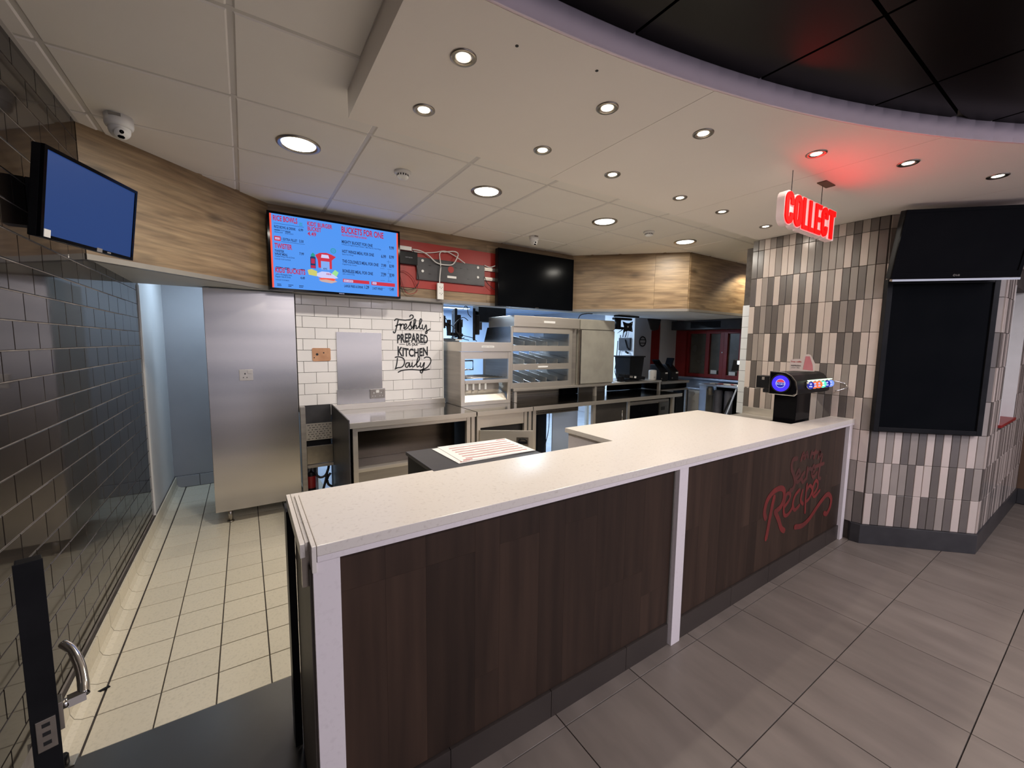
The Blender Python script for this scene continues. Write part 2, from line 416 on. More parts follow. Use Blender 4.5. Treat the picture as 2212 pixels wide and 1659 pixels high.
# ================================================================ ROOM SHELL
def T3(x, y, z): return Matrix.Translation(Vector((x, y, z)))
def RZ(a): return Matrix.Rotation(math.radians(a), 4, 'Z')
def RX(a): return Matrix.Rotation(math.radians(a), 4, 'X')
def RY(a): return Matrix.Rotation(math.radians(a), 4, 'Y')

# ---- floors
fl = struct('floor', G().box(-0.72, 7.2, -3.2, 1.99, -0.06, -0.008), m_grout_d)
gx0, gy0, gp = 1.064*0.95625, 1.176*0.95625, 0.4500
gx0 = 1.0175; gy0 = 1.1245
n_t = 0
for j in range(-8, 1):
    for i in range(-4, 13):
        x = gx0 + i*gp; y = gy0 + (j-1)*gp
        if x + gp > 6.46 or x < -0.72: continue
        if j > 1: continue
        me = tile_mesh('floor_tile', gp-0.004, gp-0.004, 0.008, m_floor_g, 0.0006)
        put('floor_tile', me, fl, T3(x+0.002, y+0.002, -0.008) @ RX(-90)); n_t += 1
# the narrow cut row beside the counter plinth
for i in range(-1, 12):
    x = gx0 + i*gp
    if x + gp > 6.46: continue
    w_ = gp-0.004; h_ = 0.066 if x > 0.1 else 0.066
    put('floor_tile', tile_mesh('floor_tile', w_, h_, 0.008, m_floor_g, 0.0006), fl, T3(x+0.002, gy0+0.002, -0.008) @ RX(-90))
thr = struct('trim_1', G().box(-0.70, 0.13, 1.20, 1.99, -0.010, 0.004), m_rubber)
fk = struct('floor_kitchen', G().box(-0.70, 6.5, 1.99, 8.9, -0.06, -0.007), m_grout_d)
cy0, cp = 1.995, 0.2003
fx0, fpx = 0.0385, 0.2035
rest = G()
for j in range(0, 17):
    for i in range(-3, 31):
        x = fx0 + i*fpx; y = cy0 + j*cp
        w_ = fpx-0.0055; 
        if y > 4.0 and x > 0.5: continue
        if j == 16 and False: continue
        if x < 0.62:
            put('floor_tile', tile_mesh('kitchen_floor_tile', w_, cp-0.0055, 0.007, m_floor_c, 0.0012), fk, T3(x+0.003, y+0.002, -0.007) @ RX(-90))
        else:
            rest.box(x+0.003, x+w_, y+0.002, y+cp-0.002, -0.007, 0.0)
part('floor_tile_field', rest, m_floor_c, fk, kind='stuff')
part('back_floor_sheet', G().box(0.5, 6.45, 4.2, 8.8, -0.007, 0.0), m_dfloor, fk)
# ---- coved skirting tiles along the left wall
sk = struct('baseboard_left', G().box(-0.672, -0.655, 1.99, 5.33, -0.005, 0.112), m_grout_d)
prof = [(-0.655, 0.118), (-0.646, 0.118), (-0.644, 0.04), (-0.634, 0.016), (-0.612, 0.004), (-0.582, 0.0015), (-0.578, -0.004), (-0.655, -0.004)]
g = G()
n = len(prof)
A_ = [(p[0], 0.0, p[1]) for p in prof] + [(p[0], cp-0.004, p[1]) for p in prof]
g._add(A_, [tuple(range(n)), tuple(range(n, 2*n))[::-1]] + [(i+n, (i+1) % n+n, (i+1) % n, i) for i in range(n)])
cove = g.mesh('skirting_tile', m_floor_c)
for j in range(17):
    put('skirting_tile', cove, sk, T3(0, cy0+j*cp+0.002, 0))
# ---- left wall: black-brown brick tiles
wl = struct('wall_left', G().box(-0.80, -0.6735, -2.2, 4.245, 0.0, 2.66), m_grout_l)
px_, pz_ = 0.2100, 0.1043
zt = 1.488
cells = []
for k in range(-13, 12):
    z0 = zt + k*pz_
    off = 0.105 if k % 2 else 0.0
    for i in range(-22, 12):
        y0 = 2.145 + off + i*px_
        z1 = min(z0+pz_, 2.63); zz = max(z0, 0.118)
        y1 = min(y0+px_, 4.245); yy = y0
        if z1-zz < 0.02 or y1-yy < 0.02: continue
        cells.append((abs(yy-1.6) + 0.0*k, yy, y1, zz, z1))
near = sorted([c for c in cells if c[1] > 1.0 and c[1] < 4.2], key=lambda c: c[1])[:298]
ns = set(near); rest = G()
for c in cells:
    _, y0, y1, z0, z1 = c
    if c in ns:
        put('tile', tile_mesh('tile', y1-y0-0.004, z1-z0-0.004, 0.0035, m_darktile, 0.0015), wl, T3(-0.6735, y0+0.002, z0+0.002) @ RZ(90))
    else:
        rest.box(-0.6735, -0.670, y0+0.002, y1-0.002, z0+0.002, z1-0.002)
part('tile_field', rest, m_darktile, wl, kind='stuff')
struct('wall_left_corridor', G().box(-0.80, -0.665, 4.25, 5.33, 0.0, 2.4), m_wpaint)
struct('trim_2', G().box(-0.680, -0.660, 4.243, 4.262, 0.0, 1.95), m_white)
struct('wall_back_corridor', G().box(-0.80, 0.46, 5.33, 5.45, 0.0, 2.4), m_gpaint)
struct('wall_side_corridor', G().box(0.46, 0.54, 4.2, 5.33, 0.0, 2.4), m_gpaint)
bb = struct('baseboard_back', G().box(-0.66, 0.46, 5.324, 5.332, 0.0, 0.125), m_grout_d)
for i in range(6):
    put('skirting_tile', tile_mesh('skirting_tile', 0.198, 0.118, 0.012, m_gpaint, 0.002), bb, T3(-0.655+i*0.202, 5.330, 0.004))

# ---- white lay-in ceiling
CZ = 2.63
ce = struct('ceiling', G().box(-0.80, 6.6, -3.2, 4.15, 2.668, 2.74), m_ceil)
xs = [-0.672, -0.590] + [0.007+0.6*i for i in range(0, 11)] + [6.5]
ys = [-2.935+0.5855*i for i in range(0, 12)]
ys = [y for y in ys] + [4.10]
yl = [2.335+0.585*k for k in range(-9, 3)] + [4.12]
for a in range(len(xs)-1):
    for b in range(len(yl)-1):
        x0, x1, y0, y1 = xs[a], xs[a+1], yl[b], yl[b+1]
        if x0 > 0.1 and y1 < 1.98: continue
        if x0 >= 0.0 and x0 < 0.1 and y1 < 1.8: x1 = 0.435
        # parts of the diagonal bulkheads do not matter: panels run over them
        w_, h_ = x1-x0-0.016, y1-y0-0.016
        if w_ < 0.02 or h_ < 0.02: continue
        put('ceiling_panel', tile_mesh('ceiling_panel', w_, h_, 0.020, m_ceil, 0.007), ce, T3(x0+0.008, y1-0.008, CZ+0.018) @ RX(90))
for x in xs[1:-1]:
    part('grid_bar', G().box(x-0.012, x+0.012, (-2.9 if x < 0.1 else 1.75), 4.12, CZ+0.004, CZ+0.010), m_bar, ce)
for y in yl:
    part('grid_bar', G().box(-0.67, (0.44 if y < 1.7 else 6.5), y-0.012, y+0.012, CZ+0.003, CZ+0.009), m_bar, ce)
part('edge_angle', G().box(-0.682, -0.655, -2.9, 4.1, CZ-0.003, CZ+0.002), m_bar, ce)

# ---- dropped soffit with a curved front
cx_, cyy, cr = 0.24, -4.953, 6.069
def curve(x0, x1, n, r=cr):
    return [(x0+(x1-x0)*i/n, cyy+math.sqrt(max(0, r*r-(x0+(x1-x0)*i/n-cx_)**2))) for i in range(n+1)]
SZ = 2.51
so = struct('ceiling_drop', G().prism([(0.437, 1.10)] + curve(0.437, 6.1, 40)[1:] + [(6.5, 0.5), (6.5, 1.975), (0.437, 1.975)], SZ+0.012, 2.667), m_plaster)
seams = [0.425, 1.557, 2.755, 3.955, 6.5]
for a, b in zip(seams[:-1], seams[1:]):
    bb_ = min(b, 6.1)
    pts = curve(a+(0.0012 if a > 0.5 else 0), bb_-0.0012, 26, cr+0.004)
    if b > 6.2: pts += [(6.5, -2.0), (6.5, 1.985)]
    else: pts += [(b-0.0012, 1.985)]
    pts += [(a+(0.0012 if a > 0.5 else 0), 1.985)]
    part('soffit_board', G().prism(pts, SZ, SZ+0.0119), m_plaster, so)
g = G()
ci = curve(0.425, 6.1, 60, cr+0.001); co = curve(0.425, 6.1, 60, cr-0.010)
for (p, q), (r_, s_) in zip(zip(co[:-1], co[1:]), zip(ci[:-1], ci[1:])):
    g._add([(p[0], p[1], SZ-0.001), (q[0], q[1], SZ-0.001), (s_[0], s_[1], SZ-0.001), (r_[0], r_[1], SZ-0.001),
            (p[0], p[1], 2.60), (q[0], q[1], 2.60), (s_[0], s_[1], 2.60), (r_[0], r_[1], 2.60)],
           [(0, 1, 5, 4), (3, 2, 1, 0), (4, 5, 6, 7), (2, 3, 7, 6)], True)
part('curved_fascia', g, m_fascia, so)
part('edge_strip', G().box(0.4255, 0.4365, 1.10, 1.9845, SZ+0.0125, 2.64), m_plaster, so)
part('edge_strip', G().box(0.4375, 6.5, 1.9755, 1.9848, SZ+0.0125, 2.64), m_plaster, so)
# ---- black lay-in ceiling in front of the curve
bc = struct('ceiling_black', G().box(0.43, 7.2, -3.2, 1.2, 2.632, 2.66), m_blackgap)
BZ = 2.592
bx0, by0 = 1.163, 0.53
for i in range(-2, 10):
    for j in range(-6, 2):
        x0 = bx0 + 0.5985*i; y0 = by0 + 0.6*j
        x1 = x0+0.5985; y1 = y0+0.6
        x0 = max(x0, 0.44)
        if x1-x0 < 0.05: continue
        # clip against the curve
        if (x0-cx_)**2 + (y0-cyy)**2 > cr*cr and (x1-cx_)**2 + (y0-cyy)**2 > cr*cr: continue
        pts = [(x0+0.006, y0+0.006)] + [(x0+0.006+(x1-x0-0.012)*k/6, min(y1-0.006, cyy+math.sqrt(max(0.01, (cr-0.011)**2-(x0+0.006+(x1-x0-0.012)*k/6-cx_)**2)))) for k in range(7)] + [(x1-0.006, y0+0.006)]
        ok = [p for p in pts[1:-1] if p[1] > y0+0.02]
        if len(ok) < 2: continue
        pts = [(ok[0][0], y0+0.006)] + ok + [(ok[-1][0], y0+0.006)]
        part('ceiling_panel', G().prism(pts[::-1], BZ, BZ+0.03), m_black, bc)

# ---- timber-clad bulkhead
bk = struct('wall_bulkhead', G().prism([(-0.67, 3.075), (0.195, 3.925), (3.455, 3.925), (4.425, 2.965), (6.5, 2.965), (6.5, 4.14), (-0.67, 4.14)], 1.952, 2.66), m_wpaint)
def clad(p, q, cuts, z0=1.975, z1=2.632):
    p = Vector(p); q = Vector(q); L_ = (q-p).length; a = math.degrees(math.atan2(q.y-p.y, q.x-p.x))
    M = T3(p.x, p.y, 0) @ RZ(a)
    for c0, c1 in zip(cuts[:-1], cuts[1:]):
        g = G().box(c0*L_+0.0008, c1*L_-0.0008, -0.022, 0.001, z0, z1)
        part('oak_panel', g, m_oak, bk, M=M)
    part('bottom_trim', G().box(-0.004, L_+0.004, -0.030, 0.010, 1.944, 1.974), m_trim, bk, M=M)
clad((-0.684, 3.059), (0.195, 3.925), [0, 1.0])
clad((0.195, 3.925), (3.455, 3.925), [0, 0.30, 0.62, 1.0])
clad((3.455, 3.925), (4.425, 2.965), [0, 0.72, 1.0])
clad((4.425, 2.965), (6.5, 2.965), [0, 1.0])
rp = single('red_backboard', G().box(1.00, 2.44, 3.893, 3.902, 2.064, 2.505), m_red, 'flat red painted board fixed to the oak bulkhead between the two screens', 'panel', bev=0.001)

# ---- white tiled partition behind the bench
tw = struct('wall_tiled', G().box(0.385, 1.775, 4.062, 4.20, 0.90, 1.952).box(0.66, 1.775, 4.062, 4.20, 0.0, 0.90), m_grout_b)
for k in range(0, 11):
    z1 = 1.950 - 0.0990*k if k == 0 else 1.857 - 0.1002*(k-1)
    z0 = 1.857 - 0.1002*k
    if k == 0: z1 = 1.950
    off = 0.436 + (0.1 if k % 2 else 0.0)
    for i in range(-2, 9):
        x0 = max(off + 0.2*i - (0.0), 0.387); x1 = min(off + 0.2*(i+1), 1.770)
        if x1-x0 < 0.012: continue
        put('tile', tile_mesh('tile', x1-x0-0.003, z1-z0-0.003, 0.010, m_tile_w, 0.0015), tw, T3(x0+0.0015, 4.062, z0+0.0015))
part('edge_strip', G().box(1.768, 1.779, 4.045, 4.20, 0.90, 1.952), m_white, tw)
part('top_strip', G().box(0.385, 1.779, 4.048, 4.062, 1.938, 1.952), m_trim, tw)
part('edge_screw', G().cyl((1.745, 4.052, 1.80), 0.005, -0.003, 8, 'y'), m_vinyl, tw)

# ---- mosaic column and wall on the right
def wallpoly(niche=False):
    p = [(4.012, 2.03), (4.012, 1.12), (4.022, 1.065), (4.545, 0.542)]
    if niche: p += [(4.90, 0.542), (4.90, 0.80), (5.60, 0.80), (5.60, 0.542)]
    p += [(6.46, 0.542), (6.46, 2.22), (4.27, 2.22), (4.27, 2.03)]
    return p
wr = struct('wall_right', G().prism(wallpoly(), 0, 0.93).prism(wallpoly(True), 0.93, 2.02).prism(wallpoly(), 2.02, 2.51), m_grout_d)
rows = [0.150] + [0.403+0.2515*k for k in range(9)]
rows = [0.150, 0.402, 0.648, 0.897, 1.149, 1.403, 1.655, 1.906, 2.162, 2.412, 2.509]
mats3 = [m_tile_l, m_tile_m, m_tile_d]
def pick(prev):
    c = random.choices([0, 1, 2], [0.42, 0.28, 0.30])[0]
    return c if c != prev or random.random() < 0.25 else (c+1+int(random.random()*2)) % 3
def strip(M, L_, fld, horizontal_limit=None):
    n_ = round(L_/0.0515); w = L_/n_
    for r in range(len(rows)-1):
        prev = -1
        for i in range(n_):
            prev = pick(prev)
            h = rows[r+1]-rows[r]
            if fld is not None and horizontal_limit and horizontal_limit(i*w, rows[r]): continue
            if fld is None:
                nm = 'tile'
                key = ('m', round(w-0.003, 4), round(h-0.003, 3), prev)
                if key not in _tiles: _tiles[key] = G().chtile(w-0.003, h-0.003, 0.010, 0.0018).mesh('tile', mats3[prev])
                put(nm, _tiles[key], wr, M @ T3(i*w+0.0015, 0, rows[r]+0.0015))
            else:
                fld.k = prev; x0 = i*w+0.0015; z0 = rows[r]+0.0015
                fld.T = M @ T3(x0, 0, z0); fld.chtile(w-0.003, h-0.003, 0.010, 0.0018)
strip(T3(4.012, 2.03, 0) @ RZ(-90), 0.905, None)
strip(T3(4.012, 1.125, 0) @ RZ(-78), 0.0565, None)
strip(T3(4.024, 1.066, 0) @ RZ(-45.0), 0.736, None)
fld = G()
nl = lambda x, z: (z > 0.89 and z < 2.10 and 4.86-4.545 < x < 5.60-4.545)
strip(T3(4.548, 0.542, 0), 1.90, fld, nl)
fld.T = None
part('tile_field', fld, mats3, wr, kind='stuff')
part('niche_lining', G().box(4.895, 4.91, 0.53, 0.80, 0.945, 2.02).box(5.585, 5.60, 0.53, 0.80, 0.945, 2.02).box(4.91, 5.585, 0.785, 0.80, 0.945, 2.02), m_white, wr)
part('niche_sill', G().box(4.89, 5.61, 0.515, 0.80, 0.925, 0.948), m_redframe, wr, bev=0.003)
# white tiled return beyond the column
wt = G().box(4.262, 4.27, 2.03, 2.22, 0, 1.95)
for k in range(10):
    for i in range(2):
        wt2 = G().box(4.255, 4.262, 2.032+i*0.095, 2.032+i*0.095+0.092, 0.85+0.11*k+0.0015, 0.85+0.11*(k+1)-0.0015)
        part('tile', wt2, m_tile_k, wr)
part('return_backing', wt, m_grout_b, wr)
bs = struct('baseboard_right', G().prism([(4.02, 1.15), (3.985, 1.12), (3.990, 1.062), (4.527, 0.522), (6.44, 0.522), (6.44, 0.552), (4.545, 0.552), (4.03, 1.07)], 0, 0.150), m_char, bev=0.003)
struct('wall_far_right', G().box(6.46, 6.6, -3.2, 0.55, 0, 2.6), m_brown)
fl2 = struct('baseboard_far', G().box(6.435, 6.46, -3.2, 0.52, 0, 0.15), m_char)

# ---- kitchen shell
struct('wall_kitchen_right', G().box(6.46, 6.6, 2.22, 8.9, 0, 2.4), m_gpaint)
struct('wall_kitchen_back', G().box(-0.8, 6.6, 8.8, 8.95, 0, 2.4), m_bluewall)
struct('wall_kitchen_left', G().box(0.5, 0.56, 5.33, 8.8, 0, 2.4), m_bluewall)
kc = struct('ceiling_kitchen', G().box(-0.8, 6.6, 4.14, 8.95, 2.30, 2.36), m_bluewall)
for i in range(1, 10):
    part('grid_bar', G().box(0.5+0.6*i-0.012, 0.5+0.6*i+0.012, 4.2, 8.8, 2.296, 2.300), m_bar, kc)
for i in range(0, 8):
    part('grid_bar', G().box(0.5, 6.45, 4.3+0.6*i-0.012, 4.3+0.6*i+0.012, 2.296, 2.300), m_bar, kc)
# partition behind the pass: white pillar, grey door, red jamb, white wall
wp = struct('wall_pillar', G().box(5.15, 5.56, 4.352, 4.98, 0, 2.3), m_wbright)
part('grey_shaded_skin', G().box(5.158, 5.56, 4.342, 4.352, 0, 2.3), m_gpaint, wp)  # grey front; the shade of this side is put into its colour
part('corner_bead', G().box(5.144, 5.158, 4.338, 4.356, 0, 2.0), m_white, wp)
struct('wall_kitchen_partition', G().box(5.56, 6.46, 4.50, 4.60, 0, 2.3), m_gpaint)
d1 = struct('door_1', G().box(5.565, 5.70, 4.47, 4.50, 0, 2.02), m_gpaint)
part('door_frame', G().box(5.70, 5.93, 4.455, 4.50, 0, 2.02), m_redframe, d1, bev=0.003)
g = G()
g.lathe([(0.075, 0), (0.085, -0.006), (0.075, -0.012), (0.066, -0.006), (0.075, 0)], (5.345, 4.340, 1.60), 24, 'y', cap=False)
g.box(5.275, 5.415, 4.330, 4.338, 1.62, 1.632); g.box(5.275, 5.415, 4.330, 4.338, 1.568, 1.58)
part('round_badge', g, m_blk, wp)
struct('wall_kitchen_white', G().box(5.93, 6.36, 4.44, 4.50, 0, 2.1), m_wpaint)
# red-framed windows in the right wall
w1 = struct('window_1', G().box(6.36, 6.46, 4.24, 4.50, 1.00, 1.97), m_redframe)
part('sill', G().box(6.30, 6.46, 3.22, 4.42, 0.985, 1.012), m_alu, w1, bev=0.003)
def frame(x, ya, yb, za, zb, t, nm, pane=True, tx=0.05):
    g = G().box(x-tx, x, ya, ya+t, za, zb).box(x-tx, x, yb-t, yb, za, zb).box(x-tx, x, ya+t, yb-t, za, za+t).box(x-tx, x, ya+t, yb-t, zb-t, zb)
    f = part(nm, g, m_redframe, w1, bev=0.003)
    if pane: part('pane', G().box(x-0.012, x-0.006, ya+t, yb-t, za+t, zb-t), m_glassdark, f)
    return f
frame(6.46, 3.86, 4.26, 1.02, 1.80, 0.055, 'window_frame')
frame(6.42, 3.585, 3.885, 1.02, 1.80, 0.060, 'sash')
frame(6.42, 3.285, 3.585, 1.02, 1.80, 0.060, 'sash')
part('head_rail', G().box(6.36, 6.46, 3.26, 4.26, 1.80, 1.83), m_redframe, w1)
part('sash_knob', G().cyl((6.36, 3.60, 1.44), 0.010, 0.02, 10, 'x'), m_nickel, w1)
part('label_sticker', G().box(6.364, 6.367, 3.675, 3.775, 1.09, 1.15), m_white, w1)
part('label_sticker', G().box(6.364, 6.367, 3.375, 3.475, 1.085, 1.14), m_white, w1)
dk = struct('trim_4', G().box(6.10, 6.46, 3.20, 4.36, 1.80, 1.948), m_char, bev=0.006)
part('vent_slot', G().box(6.095, 6.10, 3.50, 4.00, 1.825, 1.925), m_blk, dk)
struct('wall_kitchen_inner', G().box(6.40, 6.46, 2.22, 4.44, 0, 0.98), m_bluewall)
struct('wall_front_end', G().box(-0.80, -0.70, -3.2, -2.2, 0, 2.66), m_brown)

# ================================================================ LAMPS
def downlight(x, y, label, group):
    t = thing('recessed_spotlight', label, 'downlight', (x, y, SZ), 0, group)
    g = G().lathe([(0.046, 0.0), (0.046, -0.003), (0.042, -0.006), (0.030, -0.004), (0.024, 0.002), (0.034, 0.003), (0.046, 0.0)], (x, y, SZ), 28, cap=False)
    part('bezel', g, m_nickel, t)
    g = G().lathe([(0.001, 0), (0.0235, 0)], (x, y, SZ-0.0015), 20, cap=False); g.f = [f[::-1] for f in g.f]
    part('lamp_face', g, m_lampw, t)
    lamp('lamp_light', 'AREA', (x, y, SZ-0.012), P_DOWN, (1.0, 0.88, 0.75), t, 0.05)
DL = [[(0.673, 1.354), (1.301, 1.286), (1.815, 1.180), (2.467, 0.972), (2.980, 0.744), (3.604, 0.510)],
      [(0.677, 1.732), (1.305, 1.731), (1.816, 1.737), (2.457, 1.740), (2.952, 1.735), (3.592, 1.735)]]
for r, row in enumerate(DL):
    for i, (x, y) in enumerate(row):
        side = ('row along the curved edge' if r == 0 else 'row nearest the tiled ceiling')
        downlight(x, y, '%s spotlight from the left in the soffit %s' % (ORD[i], side), 'small round spotlights in the cream soffit')
for i, (x, y) in enumerate([(0.303, 2.663), (1.514, 2.671), (2.732, 2.688), (3.939, 2.701)]):
    t = thing('ceiling_light', '%s large round ceiling light from the left in the white panel ceiling' % ORD[i], 'ceiling light', (x, y, CZ), 0, 'large round lights in the white panel ceiling')
    part('bezel', G().lathe([(0.112, -0.002), (0.112, -0.008), (0.104, -0.012), (0.087, -0.006), (0.084, 0.002), (0.112, 0.0)], (x, y, CZ), 36, cap=False), m_nickel, t)
    g = G().lathe([(0.001, 0), (0.0845, 0)], (x, y, CZ-0.005), 28, cap=False); g.f = [f[::-1] for f in g.f]
    part('lamp_face', g, m_lampc, t)
    lamp('lamp_light', 'AREA', (x, y, CZ-0.016), P_BIG, (1.0, 0.93, 0.82), t, 0.17)
t = thing('recessed_spotlight', 'small recessed spotlight in the white panel ceiling hidden behind the mosaic column', 'downlight', (5.62, 2.68, CZ))
part('bezel', G().lathe([(0.046, -0.001), (0.046, -0.004), (0.042, -0.007), (0.030, -0.005), (0.024, 0.001), (0.034, 0.002), (0.046, -0.001)], (5.62, 2.68, CZ-0.002), 24, cap=False), m_nickel, t)
lamp('lamp_light', 'SPOT', (5.62, 2.68, CZ-0.02), 45.0, (1.0, 0.88, 0.66), t, 0.03, 2.3, None, 0.35)
for x in (0.85, 2.65, 4.45):  # unseen panels added as fill light for the counter front and column
    for y in (-0.95, -2.4):
        t = thing('added_fill_panel', 'square fill light panel added over the customer floor behind the viewer, %s row, %s' % ('nearer' if y > -1.5 else 'farther', {0.85: 'left', 2.65: 'middle', 4.45: 'right'}[x]), 'ceiling light', (x, y, 2.59), 0, 'fill panels added over the customer floor')
        part('diffuser', G().box(x-0.28, x+0.28, y-0.28, y+0.28, 2.575, 2.585), m_fillface, t)
        lamp('lamp_light', 'AREA', (x, y, 2.570), P_FILL, (0.95, 0.90, 1.0), t, (0.5, 0.5))
for i, (x, y) in enumerate([(3.75, 7.9), (1.9, 5.2), (3.4, 5.3), (4.6, 6.2), (-0.1, 4.75), (5.5, 3.95)]):  # only the far strip is in view; the others are added cool fill
    zz = 2.293
    if i == 5: continue
    t = thing('strip_light', ['cool strip light on the far kitchen ceiling, seen over the low cabinet', 'added cool fill strip over the monitors behind the low cabinet', 'added cool fill strip behind the three-shelf cabinet', 'added cool fill strip behind the white pillar', 'added cool fill strip over the corridor beside the steel locker'][i], 'ceiling light', (x, y, zz))
    part('housing', G().box(x-0.32, x+0.32, y-0.075, y+0.075, zz-0.02, zz), m_white, t, bev=0.004)
    part('diffuser', G().box(x-0.30, x+0.30, y-0.06, y+0.06, zz-0.026, zz-0.020), m_tubec, t)
    lamp('lamp_light', 'AREA', (x, y, zz-0.04), P_KIT if i != 4 else 9.0, (0.62, 0.80, 1.0), t, (0.6, 0.12))

def smoke(x, y, label):
    t = thing('smoke_detector', label, 'smoke detector', (x, y, CZ))
    part('base', G().lathe([(0.052, 0), (0.052, -0.014), (0.046, -0.018), (0.040, -0.018)], (x, y, CZ-0.001), 24), m_white, t)
    g = G()
    g.lathe([(0.036, -0.018), (0.036, -0.036), (0.026, -0.048), (0.010, -0.051), (0.001, -0.051)], (x, y, CZ), 24, cap=False)
    part('head', g, m_white, t)
    g = G()
    for k in range(14):
        a = 2*PI*k/14; g.T = T3(x, y, CZ) @ Matrix.Rotation(a, 4, 'Z'); g.box(0.0355, 0.0372, -0.0035, 0.0035, -0.033, -0.022)
    part('vent_slots', g, m_blk, t)
smoke(0.902, 2.684, 'round white smoke detector between the first and second large ceiling lights')
smoke(3.316, 2.671, 'round white smoke detector between the third and fourth large ceiling lights')

def cctv(x, y, r, aim, label):
    t = thing('security_camera', label, 'camera', (x, y, CZ))
    part('mount', G().lathe([(r, 0), (r, -r*0.75), (r*0.93, -r*0.95), (r*0.80, -r*1.0)], (x, y, CZ-0.001), 28), m_white, t)
    c = Vector((x, y, CZ - r*1.15)); d = Vector(aim).normalized()
    q = d.to_track_quat('Z', 'Y').to_matrix().to_4x4(); M = Matrix.Translation(c) @ q
    prof = [(0.001, -r*0.78)] + [(r*0.78*math.cos(a), r*0.78*math.sin(a)) for a in [math.radians(k) for k in range(-80, 56, 12)]] + [(r*0.50, r*0.72), (r*0.48, r*0.80), (0.001, r*0.80)]
    part('ball_head', G().lathe(prof, (0, 0, 0), 24, cap=False), m_white, t, M=M)
    part('lens', G().lathe([(r*0.16, r*0.795), (r*0.16, r*0.83), (0.001, r*0.83)], (0.0, r*0.20, 0), 16, cap=False), m_blkg, t, M=M)
    g = G(); g.prism([(-r*0.24, -r*0.30), (-r*0.14, -r*0.38), (r*0.14, -r*0.38), (r*0.24, -r*0.30), (r*0.24, -r*0.20), (r*0.14, -r*0.12), (-r*0.14, -r*0.12), (-r*0.24, -r*0.20)], r*0.79, r*0.825)
    part('infrared_window', g, m_blkg, t, M=M)
    part('cover_slot', G().box(x-r*0.5, x+r*0.3, y-r-0.001, y-r*0.75, CZ-r*0.35, CZ-r*0.1), m_trim, t)
cctv(-0.472, 2.86, 0.056, (0.25, -0.72, -0.62), 'large white turret camera on the ceiling above the wall-mounted monitor')
cctv(2.52, 3.46, 0.048, (-0.15, -0.8, -0.55), 'small white dome camera on the ceiling above the switched-off black screen')

# ================================================================ SCREENS
def flat_tv(name, label, M, w, h, scr, bez=0.014, depth=0.05, cat='screen'):
    t = thing(name, label, cat, (0, 0, 0), M=M)
    part('housing', G().box(0, w, 0.006, depth, 0, h), m_blk, t, bev=0.004, M=M)
    g = G().box(0, bez, -0.004, 0.008, 0, h).box(w-bez, w, -0.004, 0.008, 0, h).box(bez, w-bez, -0.004, 0.008, 0, bez).box(bez, w-bez, -0.004, 0.008, h-bez, h)
    part('bezel', g, m_blkg, t, M=M)
    global SCR
    SCR = part('screen_panel', G().box(bez, w-bez, 0.0, 0.006, bez, h-bez), scr, t, M=M)
    return t
